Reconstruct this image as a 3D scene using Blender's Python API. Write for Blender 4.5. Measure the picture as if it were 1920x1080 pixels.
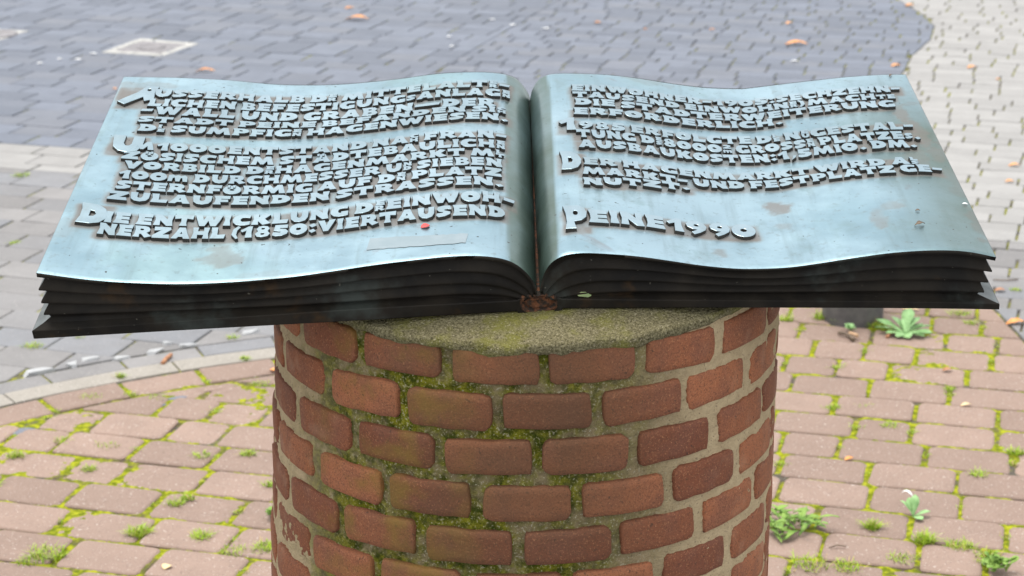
import bpy, bmesh, math, random
import numpy as np
from mathutils import Matrix, Vector
from mathutils.geometry import tessellate_polygon

for o in list(bpy.data.objects):
    bpy.data.objects.remove(o)
scene = bpy.context.scene
COL = scene.collection
rnd = random.Random(11)
nrs = np.random.RandomState(5)

# ------------------------------------------------------------------ camera
F_PX = 3650.0
PITCH, ROLL = math.radians(17.9185), math.radians(-0.43436)
CAM = np.array([-0.01697, -2.56628, 1.8])
_cp, _sp = math.cos(PITCH), math.sin(PITCH)
FWD = np.array([0, _cp, -_sp]); _r = np.array([1.0, 0, 0]); _u = np.array([0, _sp, _cp])
RGT = math.cos(ROLL) * _r + math.sin(ROLL) * _u
UPV = -math.sin(ROLL) * _r + math.cos(ROLL) * _u
cd = bpy.data.cameras.new('camera'); cam = bpy.data.objects.new('camera', cd); COL.objects.link(cam)
m = Matrix.Identity(4)
for i in range(3):
    m[i][0], m[i][1], m[i][2], m[i][3] = RGT[i], UPV[i], -FWD[i], CAM[i]
cam.matrix_world = m
cd.sensor_width = 36.0; cd.lens = F_PX / 1920 * 36.0
cd.clip_start = 0.05; cd.clip_end = 1000
cd.dof.use_dof = True; cd.dof.focus_distance = 2.5; cd.dof.aperture_fstop = 10
scene.camera = cam

# ------------------------------------------------------------------ sky, sun, exposure
SUN_EL, SUN_AZ = math.radians(76), math.radians(-70)     # azimuth from +Y towards +X
world = bpy.data.worlds.new('World'); scene.world = world; world.use_nodes = True
wn = world.node_tree; wn.nodes.clear()
sky = wn.nodes.new('ShaderNodeTexSky'); sky.sky_type = 'NISHITA'; sky.sun_disc = False
sky.sun_elevation = SUN_EL; sky.sun_rotation = SUN_AZ
sky.air_density = 1.0; sky.dust_density = 3.0; sky.ozone_density = 1.0
hs = wn.nodes.new('ShaderNodeHueSaturation'); hs.inputs['Saturation'].default_value = 0.55
bgn = wn.nodes.new('ShaderNodeBackground'); bgn.inputs[1].default_value = 0.125
wo = wn.nodes.new('ShaderNodeOutputWorld')
mxs = wn.nodes.new('ShaderNodeMix'); mxs.data_type = 'RGBA'; mxs.inputs[0].default_value = 0.8      # closed cloud cover over the clear sky
mxs.inputs[7].default_value = (6.35, 6.5, 6.6, 1)
wn.links.new(sky.outputs[0], hs.inputs['Color']); wn.links.new(hs.outputs[0], mxs.inputs[6]); wn.links.new(mxs.outputs[2], bgn.inputs[0]); wn.links.new(bgn.outputs[0], wo.inputs[0])
sl = bpy.data.lights.new('sun', 'SUN'); sl.energy = 1.5; sl.angle = math.radians(35); sl.color = (1.0, 0.95, 0.88)
sun = bpy.data.objects.new('sun', sl); COL.objects.link(sun)
sd = Vector((math.sin(SUN_AZ) * math.cos(SUN_EL), math.cos(SUN_AZ) * math.cos(SUN_EL), math.sin(SUN_EL)))
sun.rotation_euler = sd.to_track_quat('Z', 'Y').to_euler()
vs = scene.view_settings
vs.view_transform = 'Standard'; vs.look = 'None'; vs.gamma = 1; vs.use_curve_mapping = False
vs.exposure = 1.05

# ------------------------------------------------------------------ pixel helpers (photo 1920x1080)
def ray(x, y): return F_PX * FWD + (x - 960) * RGT - (y - 540) * UPV
def gp(x, y, z=0.0):
    d = ray(x, y); return CAM + (z - CAM[2]) / d[2] * d

# ------------------------------------------------------------------ object helpers
W = {}
def link(o, world_m=None, parent=None):
    COL.objects.link(o)
    M = world_m if world_m is not None else Matrix.Identity(4)
    o.matrix_basis = M; W[o] = M
    if parent is not None:
        o.parent = parent; o.matrix_parent_inverse = W[parent].inverted()
    return o
def tag(o, label=None, cat=None, group=None, kind=None):
    if label: o['label'] = label
    if cat: o['category'] = cat
    if group: o['group'] = group
    if kind: o['kind'] = kind
    return o
def empty(name, loc):
    o = bpy.data.objects.new(name, None); o.empty_display_size = 0.1
    return link(o, Matrix.Translation(Vector(loc)))
def mesh(name, verts, faces, mats, fmat=None, smooth=False):
    me = bpy.data.meshes.new(name); me.from_pydata([tuple(map(float, v)) for v in verts], [], faces)
    for mm in (mats if isinstance(mats, (list, tuple)) else [mats]): me.materials.append(mm)
    if fmat is not None: me.polygons.foreach_set('material_index', fmat)
    if smooth is True: me.polygons.foreach_set('use_smooth', [True] * len(me.polygons))
    elif smooth: me.polygons.foreach_set('use_smooth', smooth)
    me.update(); return me
def mobj(name, me, parent=None, M=None):
    return link(bpy.data.objects.new(name, me), M, parent)
def gridmesh(name, V, mats, closed=False, smooth=True):
    """V: (a,b,3) array -> quads"""
    a, b = V.shape[:2]
    idx = np.arange(a * b).reshape(a, b)
    if closed: idx = np.concatenate([idx, idx[:, :1]], 1)
    q = np.stack([idx[:-1, :-1], idx[:-1, 1:], idx[1:, 1:], idx[1:, :-1]], -1).reshape(-1, 4)
    me = bpy.data.meshes.new(name)
    me.vertices.add(a * b); me.vertices.foreach_set('co', V.reshape(-1).astype(np.float32))
    me.loops.add(q.size); me.loops.foreach_set('vertex_index', q.reshape(-1).astype(np.int32))
    me.polygons.add(len(q)); me.polygons.foreach_set('loop_start', np.arange(0, q.size, 4, dtype=np.int32))
    me.polygons.foreach_set('loop_total', np.full(len(q), 4, np.int32))
    me.polygons.foreach_set('use_smooth', np.full(len(q), smooth))
    for mm in (mats if isinstance(mats, (list, tuple)) else [mats]): me.materials.append(mm)
    me.update(calc_edges=True); me.validate(); return me
_lat = nrs.rand(256, 256)
def vnoise(x, y, scale, seed=0):
    x = np.asarray(x) * scale + seed * 17.31; y = np.asarray(y) * scale + seed * 7.77
    xi = np.floor(x).astype(int); yi = np.floor(y).astype(int); fx = x - xi; fy = y - yi
    fx = fx * fx * (3 - 2 * fx); fy = fy * fy * (3 - 2 * fy)
    g = lambda a, b: _lat[a % 256, b % 256]
    return (g(xi, yi) * (1 - fx) + g(xi + 1, yi) * fx) * (1 - fy) + (g(xi, yi + 1) * (1 - fx) + g(xi + 1, yi + 1) * fx) * fy
def sstep(a, b, x):
    t = np.clip((np.asarray(x, float) - a) / (b - a), 0, 1); return t * t * (3 - 2 * t)

# ------------------------------------------------------------------ materials
class NT:
    def __init__(s, name):
        s.m = bpy.data.materials.new(name); s.m.use_nodes = True; s.t = s.m.node_tree
        s.b = s.t.nodes['Principled BSDF']; s.pos = s.n('ShaderNodeNewGeometry').outputs['Position']
    def n(s, typ, **kw):
        nd = s.t.nodes.new(typ)
        for k, v in kw.items(): setattr(nd, k, v)
        return nd
    def set(s, sock, v):
        if isinstance(v, bpy.types.NodeSocket): s.t.links.new(v, sock)
        elif isinstance(v, (tuple, list)) and len(v) == 3 and sock.type == 'RGBA': sock.default_value = (*v, 1)
        else: sock.default_value = v
    def noise(s, scale, detail=3, rough=0.55, vec=None, dist=0.0):
        nd = s.n('ShaderNodeTexNoise'); s.set(nd.inputs['Vector'], vec or s.pos)
        nd.inputs['Scale'].default_value = scale; nd.inputs['Detail'].default_value = detail
        nd.inputs['Roughness'].default_value = rough; nd.inputs['Distortion'].default_value = dist
        return nd.outputs['Fac']
    def voro(s, scale, out='Distance', vec=None):
        nd = s.n('ShaderNodeTexVoronoi'); s.set(nd.inputs['Vector'], vec or s.pos); nd.inputs['Scale'].default_value = scale
        return nd.outputs[out]
    def ramp(s, v, a, b, lo=0.0, hi=1.0):
        nd = s.n('ShaderNodeMapRange', interpolation_type='SMOOTHSTEP'); s.set(nd.inputs[0], v)
        for i, q in zip((1, 2, 3, 4), (a, b, lo, hi)): nd.inputs[i].default_value = q
        return nd.outputs[0]
    def math(s, op, a, b=0.0, clamp=False):
        nd = s.n('ShaderNodeMath', operation=op, use_clamp=clamp); s.set(nd.inputs[0], a); s.set(nd.inputs[1], b); return nd.outputs[0]
    def mix(s, f, a, b, mode='MIX'):
        nd = s.n('ShaderNodeMix', data_type='RGBA', blend_type=mode)
        s.set(nd.inputs[0], f); s.set(nd.inputs[6], a); s.set(nd.inputs[7], b); return nd.outputs[2]
    def attr(s, name):
        return s.n('ShaderNodeAttribute', attribute_name=name).outputs['Fac']
    def sep(s):
        nd = s.n('ShaderNodeSeparateXYZ'); s.set(nd.inputs[0], s.pos); return nd.outputs
    def rand(s):
        a = s.n('ShaderNodeObjectInfo').outputs['Random']; b = s.n('ShaderNodeNewGeometry').outputs['Random Per Island']
        return s.math('FRACT', s.math('ADD', a, b))
    def bump(s, h, strength=0.4, dist=0.002):
        nd = s.n('ShaderNodeBump'); nd.inputs['Strength'].default_value = strength; nd.inputs['Distance'].default_value = dist
        s.set(nd.inputs['Height'], h); s.t.links.new(nd.outputs[0], s.b.inputs['Normal'])
    def out(s, color=None, rough=None, metal=None, spec=None):
        if color is not None: s.set(s.b.inputs['Base Color'], color)
        if rough is not None: s.set(s.b.inputs['Roughness'], rough)
        if metal is not None: s.set(s.b.inputs['Metallic'], metal)
        if spec is not None: s.set(s.b.inputs['Specular IOR Level'], spec)
        return s.m

def paver_mat(name, base, var, speck_w=0.5, speck_d=0.5, tint=None):
    k = NT(name); r = k.rand()
    c = k.mix(k.ramp(r, 0, 1), tuple(x * (1 - var) for x in base), tuple(min(1, x * (1 + var)) for x in base))
    if tint: c = k.mix(k.ramp(k.math('FRACT', k.math('MULTIPLY', r, 7.3)), 0.55, 1.0, 0, 0.7), c, tint)
    c = k.mix(k.ramp(k.noise(9, 4), 0.35, 0.75, 0, 0.35), c, tuple(x * 0.72 for x in base))
    c = k.mix(k.ramp(k.noise(38, 3), 0.55, 0.75, 0, 0.22), c, tuple(min(1, x * 1.35) for x in base))
    c = k.mix(k.ramp(k.noise(210, 2, 0.6), 0.60, 0.70, 0, speck_d), c, tuple(x * 0.35 for x in base))
    c = k.mix(k.ramp(k.noise(170, 2, 0.6), 0.63, 0.72, 0, speck_w), c, (0.62, 0.58, 0.54))
    k.bump(k.math('ADD', k.noise(240, 2), k.math('MULTIPLY', k.noise(40, 2), 0.7)), 0.5, 0.0015)
    return k.out(c, 0.85, 0, 0.25)
M_RED = paver_mat('red_concrete_paver', (0.268, 0.192, 0.155), 0.12, 0.65, 0.6)
M_GREY = paver_mat('grey_concrete_paver', (0.148, 0.163, 0.197), 0.12, 0.25, 0.3, tint=(0.172, 0.18, 0.202))
M_WARM = paver_mat('warm_grey_concrete_paver', (0.212, 0.205, 0.203), 0.13, 0.35, 0.3, tint=(0.185, 0.195, 0.215))
M_LIGHT = paver_mat('light_concrete_paver', (0.295, 0.288, 0.28), 0.07, 0.2, 0.3)
M_KERB = paver_mat('exposed_aggregate_concrete', (0.31, 0.285, 0.25), 0.05, 0.75, 0.7)

def bedding_mat(name, moss_lo, moss_hi, soil, gdens):
    k = NT(name)
    g = k.mix(k.ramp(k.noise(60, 3), 0.35, 0.7), moss_lo, moss_hi)
    s_ = k.mix(k.noise(150, 3), soil, tuple(x * 2.2 for x in soil))
    c = k.mix(k.ramp(k.noise(11, 4, 0.65), gdens, gdens + 0.16), s_, g)
    k.bump(k.noise(420, 3), 0.9, 0.004)
    return k.out(c, 0.95, 0, 0.1)
M_BED_RED = bedding_mat('mossy_joint', (0.13, 0.16, 0.010), (0.37, 0.38, 0.02), (0.065, 0.05, 0.035), 0.33)
M_BED_GREY = bedding_mat('sandy_joint', (0.15, 0.17, 0.02), (0.38, 0.36, 0.06), (0.07, 0.062, 0.05), 0.43)

k = NT('pale_quartz'); c = k.mix(k.noise(60, 4), (0.26, 0.27, 0.28), (0.46, 0.46, 0.46)); k.bump(k.noise(90, 3), 0.5, 0.004)
M_QUARTZ = k.out(c, 0.55)

# pedestal: bricks and mortar
def phi_nodes(k):
    s = k.sep(); nx = k.math('ARCTAN2', s[0], k.math('MULTIPLY', s[1], -1.0)); return nx, s[2]
k = NT('fired_brick'); r = k.rand(); phi, zz = phi_nodes(k)
c = k.mix(r, (0.16, 0.05, 0.024), (0.315, 0.112, 0.05))
c = k.mix(k.ramp(k.noise(22, 4), 0.4, 0.7, 0, 0.5), c, (0.15, 0.062, 0.042))
c = k.mix(k.ramp(k.noise(420, 3, 0.8), 0.48, 0.66, 0, 0.8), c, (0.085, 0.036, 0.02))
c = k.mix(k.ramp(k.noise(130, 2, 0.6), 0.66, 0.74, 0, 0.7), c, (0.045, 0.025, 0.018))
c = k.mix(k.ramp(k.noise(360, 3, 0.8), 0.54, 0.70, 0, 0.65), c, (0.46, 0.21, 0.10))
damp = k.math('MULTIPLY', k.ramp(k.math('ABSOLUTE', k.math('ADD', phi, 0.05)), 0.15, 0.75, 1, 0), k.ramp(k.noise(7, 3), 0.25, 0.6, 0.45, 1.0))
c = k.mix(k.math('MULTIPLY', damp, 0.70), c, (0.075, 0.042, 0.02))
alg = k.math('MULTIPLY', k.ramp(k.math('ABSOLUTE', k.math('ADD', phi, 0.55)), 0.1, 0.5, 1, 0), k.ramp(k.noise(16, 4), 0.45, 0.68))
c = k.mix(k.math('MULTIPLY', alg, 0.55), c, (0.17, 0.115, 0.015))
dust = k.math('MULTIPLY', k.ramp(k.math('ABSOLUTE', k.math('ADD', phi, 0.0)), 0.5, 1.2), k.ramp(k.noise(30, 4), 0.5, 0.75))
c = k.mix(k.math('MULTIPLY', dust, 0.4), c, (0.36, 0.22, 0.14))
k.bump(k.math('ADD', k.noise(260, 3), k.math('MULTIPLY', k.noise(45, 3), 0.8)), 0.55, 0.0018)
M_BRICK = k.out(c, 0.8, 0, 0.3)

k = NT('mossy_mortar'); phi, zz = phi_nodes(k)
c = k.mix(k.noise(70, 4), (0.32, 0.24, 0.14), (0.50, 0.39, 0.24))
c = k.mix(k.ramp(k.noise(260, 2), 0.62, 0.7, 0, 0.6), c, (0.12, 0.09, 0.06))
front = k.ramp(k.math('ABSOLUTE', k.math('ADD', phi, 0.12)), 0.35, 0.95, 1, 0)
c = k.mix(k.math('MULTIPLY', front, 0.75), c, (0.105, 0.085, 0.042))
mo = k.math('MULTIPLY', k.ramp(k.math('ABSOLUTE', k.math('ADD', phi, 0.30)), 0.35, 0.95, 1, 0), k.ramp(k.noise(15, 4, 0.7), 0.34, 0.56))
mcol = k.mix(k.ramp(k.noise(75, 4, 0.7), 0.35, 0.7), (0.03, 0.04, 0.003), (0.19, 0.18, 0.014))
c = k.mix(mo, c, mcol)
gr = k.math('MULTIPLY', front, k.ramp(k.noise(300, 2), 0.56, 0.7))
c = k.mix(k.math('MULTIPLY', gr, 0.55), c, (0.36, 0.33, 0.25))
k.bump(k.math('ADD', k.noise(320, 3), k.noise(90, 3)), 0.9, 0.003)
M_MORTAR = k.out(c, 0.95, 0, 0.15)

k = NT('lichened_concrete'); s = k.sep()
c = k.mix(k.ramp(k.noise(330, 4, 0.8), 0.35, 0.65), (0.065, 0.055, 0.025), (0.215, 0.19, 0.11))
c = k.mix(k.ramp(k.noise(12, 4, 0.65), 0.46, 0.64, 0, 0.7), c, (0.15, 0.145, 0.025))
c = k.mix(k.ramp(k.noise(380, 2), 0.58, 0.72, 0, 0.5), c, (0.42, 0.37, 0.26))
c = k.mix(k.ramp(k.noise(300, 2), 0.63, 0.7, 0, 0.75), c, (0.05, 0.042, 0.025))
k.bump(k.math('ADD', k.noise(280, 3), k.noise(70, 3)), 1.0, 0.004)
M_CAP = k.out(c, 0.95, 0, 0.15)

# book: bronze
def bronze(name, letters=False):
    k = NT(name)
    c = k.mix(k.ramp(k.noise(5, 5, 0.6), 0.3, 0.7), (0.215, 0.325, 0.375), (0.315, 0.43, 0.485))
    c = k.mix(k.ramp(k.noise(14, 5, 0.7), 0.52, 0.72, 0, 0.6), c, (0.19, 0.275, 0.285))
    c = k.mix(k.ramp(k.noise(3.5, 4, 0.6, dist=0.4), 0.52, 0.70, 0, 0.5), c, (0.23, 0.36, 0.36))
    stv = k.n('ShaderNodeMapping'); stv.inputs['Scale'].default_value = (60, 5, 5); k.t.links.new(k.pos, stv.inputs[0])
    c = k.mix(k.ramp(k.noise(1.0, 4, 0.6, vec=stv.outputs[0]), 0.50, 0.75, 0, 0.38), c, (0.17, 0.23, 0.24))
    c = k.mix(k.ramp(k.noise(95, 3, 0.7), 0.56, 0.72, 0, 0.42), c, (0.17, 0.20, 0.20))
    ro = k.ramp(k.noise(20, 4), 0.3, 0.7, 0.31, 0.44)
    if not letters:
        st = k.ramp(k.noise(6.5, 5, 0.62, dist=0.6), 0.63, 0.71, 0, 0.6)
        c = k.mix(st, c, (0.21, 0.20, 0.205))
        g = k.attr('verdigris_reflection')  # green patina together with dark reflections put into the colour
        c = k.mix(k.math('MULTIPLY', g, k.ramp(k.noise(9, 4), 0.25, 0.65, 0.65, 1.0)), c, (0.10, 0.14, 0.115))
        d = k.math('MULTIPLY', k.attr('dirt'), k.ramp(k.noise(28, 4), 0.2, 0.55, 0.55, 1.0), clamp=True)
        c = k.mix(d, c, (0.145, 0.13, 0.118))
        k.set(k.b.inputs['Metallic'], k.math('SUBTRACT', 0.95, k.math('MULTIPLY', d, 0.45)))
        ro = k.math('ADD', ro, k.math('MULTIPLY', d, 0.25))
        sp = k.ramp(k.noise(150, 2, 0.4), 0.735, 0.755)
        c = k.mix(sp, c, (0.05, 0.05, 0.045))
        scr = k.n('ShaderNodeMapping'); scr.inputs['Rotation'].default_value = (0, 0, 0.6); scr.inputs['Scale'].default_value = (1, 9, 1)
        k.t.links.new(k.pos, scr.inputs[0])
        c = k.mix(k.ramp(k.noise(45, 3, 0.6, vec=scr.outputs[0]), 0.66, 0.74, 0, 0.25), c, (0.2, 0.25, 0.25))
    else:
        c = k.mix(0.35, c, (0.345, 0.395, 0.425)); k.b.inputs['Metallic'].default_value = 0.95
    k.bump(k.math('ADD', k.noise(70, 3), k.math('MULTIPLY', k.noise(14, 2), 3.0)), 0.16, 0.002)
    return k.out(c, ro)
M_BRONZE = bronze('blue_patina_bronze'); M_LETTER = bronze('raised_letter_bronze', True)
k = NT('dark_oxidised_bronze')
c = k.mix(k.ramp(k.noise(16, 4, 0.6), 0.3, 0.7), (0.009, 0.008, 0.007), (0.020, 0.0165, 0.0125))
c = k.mix(k.ramp(k.noise(7, 5, 0.6), 0.56, 0.7, 0, 0.6), c, (0.05, 0.062, 0.056))
c = k.mix(k.ramp(k.noise(11, 4, 0.6), 0.6, 0.72, 0, 0.6), c, (0.055, 0.03, 0.012))
c = k.mix(k.ramp(k.noise(170, 2), 0.73, 0.77, 0, 0.6), c, (0.16, 0.15, 0.12))
k.bump(k.noise(90, 4), 0.25, 0.002)
M_DARK = k.out(c, k.ramp(k.noise(12, 3), 0.3, 0.7, 0.45, 0.65), 0.0, 0.09)
k = NT('letter_flank'); c = k.mix(k.noise(60, 3), (0.022, 0.022, 0.02), (0.06, 0.057, 0.05)); M_FLANK = k.out(c, 0.6, 0.0, 0.1)
M_SIDE = NT('dull_side_bronze'); c = M_SIDE.mix(M_SIDE.ramp(M_SIDE.noise(30, 4), 0.3, 0.7), (0.07, 0.08, 0.08), (0.15, 0.165, 0.165)); M_SIDE = M_SIDE.out(c, 0.5, 0.5)
k = NT('rusty_dirt'); c = k.mix(k.ramp(k.noise(120, 4), 0.4, 0.65), (0.02, 0.013, 0.008), (0.14, 0.05, 0.018)); k.bump(k.noise(150, 3), 1, .004); M_RUST = k.out(c, 0.9)

def plain(name, a, b, scale=60, rough=0.7, bump=0.3, metal=0.0):
    k = NT(name); c = k.mix(k.ramp(k.noise(scale, 3), 0.3, 0.7), a, b); k.bump(k.noise(scale * 3, 2), bump, 0.001)
    return k.out(c, rough, metal)
M_BOLLARD = plain('grey_bollard', (0.07, 0.066, 0.066), (0.10, 0.094, 0.09), 30, 0.7)
M_LEAF_O = plain('orange_dead_leaf', (0.62, 0.22, 0.05), (0.75, 0.36, 0.12)); M_LEAF_B = plain('brown_dead_leaf', (0.30, 0.13, 0.06), (0.45, 0.22, 0.11))
M_LEAF_Y = plain('tan_dead_leaf', (0.62, 0.47, 0.25), (0.78, 0.58, 0.33)); M_WHITE = plain('white_scrap', (0.7, 0.7, 0.7), (0.85, 0.85, 0.85))
M_TWIG = plain('twig_bark', (0.07, 0.05, 0.035), (0.17, 0.12, 0.08), 120); M_RED_PETAL = plain('red_petal', (0.55, 0.05, 0.05), (0.65, 0.1, 0.09))
M_WOOD = plain('broken_wood', (0.45, 0.28, 0.16), (0.55, 0.36, 0.22))
def leafmat(name, a, b):
    k = NT(name); r = k.rand(); c = k.mix(k.ramp(k.noise(55, 3), 0.3, 0.7), a, b); c = k.mix(k.math('MULTIPLY', r, 0.4), c, tuple(x * 1.5 for x in b))
    k.b.inputs['Subsurface Weight'].default_value = 0.0
    return k.out(c, 0.55, 0, 0.3)
M_WEED = leafmat('weed_leaf', (0.15, 0.29, 0.10), (0.28, 0.46, 0.20)); M_WEED2 = leafmat('dark_weed_leaf', (0.09, 0.19, 0.03), (0.20, 0.31, 0.06))
M_GRASS = leafmat('grass_blade', (0.14, 0.25, 0.010), (0.31, 0.43, 0.025)); M_DRY = leafmat('dry_grass', (0.28, 0.21, 0.07), (0.42, 0.32, 0.13))
M_IRON = plain('weathered_iron', (0.17, 0.16, 0.165), (0.26, 0.245, 0.25), 40, 0.6, 0.5, 0.4); M_STONE = plain('pale_granite', (0.30, 0.295, 0.28), (0.44, 0.43, 0.41), 50, 0.8)
M_TAPE = plain('tape_residue', (0.25, 0.31, 0.335), (0.29, 0.345, 0.37), 30, 0.45, 0.1, 0.9)
M_LICHEN = plain('lichen_scrap', (0.22, 0.30, 0.13), (0.36, 0.42, 0.2))
k = NT('distant_paving'); c = k.mix(k.noise(3, 4), (0.16, 0.16, 0.17), (0.22, 0.22, 0.23)); M_GROUND = k.out(c, 0.9)

# ------------------------------------------------------------------ ground and paving
g = 120.0
ground = mobj('ground', mesh('ground', [(-g, -g, -0.05), (g, -g, -0.05), (g, g, -0.05), (-g, g, -0.05)], [(0, 1, 2, 3)], M_GROUND))
tag(ground, 'flat ground under the paving', None, None, 'structure'); del ground['label']

ANG_G, ANG_R = math.radians(-17.5), math.radians(-15.0)
RC = np.array([0.2, 0.0])                           # centre of the paved ring
R_IN, R_B0, R_B1, R_K0, R_K1, R_G0, R_G1 = 2.425, 2.435, 2.550, 2.556, 2.636, 2.640, 2.722
ARC_END = 0.0                                        # the ring stops behind the pedestal
LIGHT = np.array([(-4.2, 5.62), (-2.0, 4.90), (-1.5, 4.75), (-0.8, 4.78), (0, 4.98), (0.8, 5.28), (1.4, 5.62), (1.72, 6.0), (1.80, 6.25), (1.88, 6.52), (2.06, 6.95), (2.15, 7.3),
                  (2.16, 7.6), (2.13, 8.0), (2.12, 8.4), (2.3, 9.6), (6, 9.6), (6, 2.09), (1.56, 3.45), (-4.2, 5.21)])
def inside(p, poly):
    x, y = p; c = False; n = len(poly)
    for i in range(n):
        x1, y1 = poly[i]; x2, y2 = poly[(i + 1) % n]
        if (y1 > y) != (y2 > y) and x < (x2 - x1) * (y - y1) / (y2 - y1) + x1: c = not c
    return c
def near_seg(p, poly):
    best = None; n = len(poly); p = np.asarray(p)
    for i in range(n):
        a, b = poly[i], poly[(i + 1) % n]; ab = b - a; t = np.clip(((p - a) @ ab) / (ab @ ab), 0, 1); d = np.hypot(*(p - a - t * ab))
        if best is None or d < best[0]: best = (d, a, ab)
    return best
def clip(poly, a, nrm):
    """keep the part of poly where (p-a).nrm >= 0"""
    out = []; n = len(poly)
    for i in range(n):
        p, q = poly[i], poly[(i + 1) % n]; dp, dq = (p - a) @ nrm, (q - a) @ nrm
        if dp >= 0: out.append(p)
        if (dp >= 0) != (dq >= 0): out.append(p + (q - p) * (dp / (dp - dq)))
    return out
def area(poly):
    P = np.array(poly); return 0.5 * abs(np.sum(P[:, 0] * np.roll(P[:, 1], -1) - P[:, 1] * np.roll(P[:, 0], -1)))
def rrect(l, w, r, jit=0.0, q=None):
    q = q or rnd; pts = []
    for cx, cy, a0 in ((l / 2 - r, w / 2 - r, 0), (-l / 2 + r, w / 2 - r, 90), (-l / 2 + r, -w / 2 + r, 180), (l / 2 - r, -w / 2 + r, 270)):
        for a in (0, 45, 90):
            t = math.radians(a0 + a); pts.append(np.array([cx + r * math.cos(t) + q.uniform(-jit, jit), cy + r * math.sin(t) + q.uniform(-jit, jit)]))
    return pts
def slab(poly, top, bev, bot=-0.04, dome=0.0):
    """verts, faces of a bevelled slab from a CCW plan polygon"""
    P = np.array(poly); c = P.mean(0); n = len(P)
    d = P - c; L = np.hypot(d[:, 0], d[:, 1])[:, None] + 1e-6
    inn = P - d / L * np.minimum(bev, L * 0.4); inn2 = P - d / L * np.minimum(bev * 2.6, L * 0.6)
    V = [(x, y, bot) for x, y in P] + [(x, y, top - bev * 0.8) for x, y in P] + [(x, y, top - bev * 0.15) for x, y in inn] + [(x, y, top) for x, y in inn2] + [(c[0], c[1], top + dome)]
    Fc = []
    for kx in range(3):
        for i in range(n):
            j = (i + 1) % n; Fc.append((kx * n + i, kx * n + j, (kx + 1) * n + j, (kx + 1) * n + i))
    for i in range(n): Fc.append((3 * n + i, 3 * n + (i + 1) % n, 4 * n))
    return V, Fc
class Join:
    def __init__(s): s.V = []; s.F = []; s.M = []
    def add(s, V, Fc, mi=0):
        o = len(s.V); s.V += [tuple(v) for v in V]; s.F += [tuple(i + o for i in f) for f in Fc]; s.M += [mi] * len(Fc)
    def obj(s, name, mats, parent=None, smooth=False):
        return mobj(name, mesh(name, s.V, s.F, mats, s.M, smooth), parent)

class Paving:
    """collects pavers; the ones showing largest become objects of their own"""
    def __init__(s, name, mat, bev, top_jit):
        s.name = name; s.mat = mat; s.items = []; s.bev = bev; s.tj = top_jit; s.cache = {}
    def add(s, poly, local=None, ang=0.0, ctr=None, key=None):
        s.items.append((poly, key, ctr, ang))
    def build(s, root, limit=300):
        def size(it):
            c = np.mean(np.array(it[0]), 0); d = np.array([c[0], c[1], 0]) - CAM; dep = d @ FWD
            if dep < 0.3: return 0
            x = 960 + F_PX * (d @ RGT) / dep; y = 540 - F_PX * (d @ UPV) / dep
            vis = -60 < x < 1980 and -20 < y < 1130
            return area(it[0]) / dep ** 3 if vis else 0
        order = sorted(s.items, key=size, reverse=True); J = Join()
        for n_, (poly, key, ctr, ang) in enumerate(order):
            top = rnd.uniform(-s.tj, s.tj)
            if n_ < limit:
                if key is not None:
                    if key not in s.cache:
                        V, Fc = slab(key_polys[key], 0, s.bev, -0.04, 0.0006); s.cache[key] = mesh('paver', V, Fc, s.mat, smooth=False)
                    M = Matrix.Translation((ctr[0], ctr[1], top)) @ Matrix.Rotation(ang, 4, 'Z') @ Matrix.Rotation(rnd.uniform(-.008, .008), 4, 'X') @ Matrix.Rotation(rnd.uniform(-.008, .008), 4, 'Y')
                    mobj('paver', s.cache[key], root, M)
                else:
                    V, Fc = slab(poly, top, s.bev); mobj('paver', mesh('paver', V, Fc, s.mat), root)
            else:
                V, Fc = slab(poly, top, s.bev); J.add(V, Fc)
        if J.V: tag(J.obj('remaining_pavers', s.mat, root), kind='stuff')
key_polys = {}
def keyed(name, l, w, r, jit, n=4):
    q = random.Random(hash((round(l * 1000), round(w * 1000))) % 1000); out = []
    for i in range(n):
        key_polys[(name, i)] = rrect(l, w, r, jit, q); out.append((name, i))
    return out
def rot(p, a): return np.array([p[0] * math.cos(a) - p[1] * math.sin(a), p[0] * math.sin(a) + p[1] * math.cos(a)])

red = empty('red_paving', (0, 1.8, 0)); tag(red, kind='structure')
grey = empty('grey_paving', (0, 5.5, 0)); tag(grey, kind='structure')
light = empty('light_paving', (2.4, 5.5, 0)); tag(light, kind='structure')
warm = empty('warm_grey_paving', (0, 3.4, 0)); tag(warm, kind='structure')
P_WARM = Paving('warm', M_WARM, 0.003, 0.0018)
P_RED, P_GREY, P_LIGHT = Paving('red', M_RED, 0.0045, 0.0022), Paving('grey', M_GREY, 0.0024, 0.0013), Paving('light', M_LIGHT, 0.003, 0.0014)

LA, NA = np.array([1.378, 2.77]), np.array([1.0, 0.06]) / math.hypot(1, 0.06)
LB, NB = np.array([0.1, 3.12]), np.array([0.27, 1.0]) / math.hypot(0.27, 1.0)
def is_red(p):
    x, y = p; r = np.hypot(x - RC[0], y - RC[1])
    if x < ARC_END: return r < R_IN
    p = np.asarray(p); return (p - LA) @ NA < 0 and (p - LB) @ NB < 0
def edge_clip(poly, ctr, sign, gap):
    a, n_ = (LA, NA) if abs((ctr - LA) @ NA) < abs((ctr - LB) @ NB) else (LB, NB)
    return clip(poly, a + n_ * sign * gap, n_ * sign)
def is_outer(p):
    x, y = p; r = np.hypot(x - RC[0], y - RC[1])
    if x < ARC_END: return r > R_G1 + 0.004
    return not is_red(p)

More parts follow.
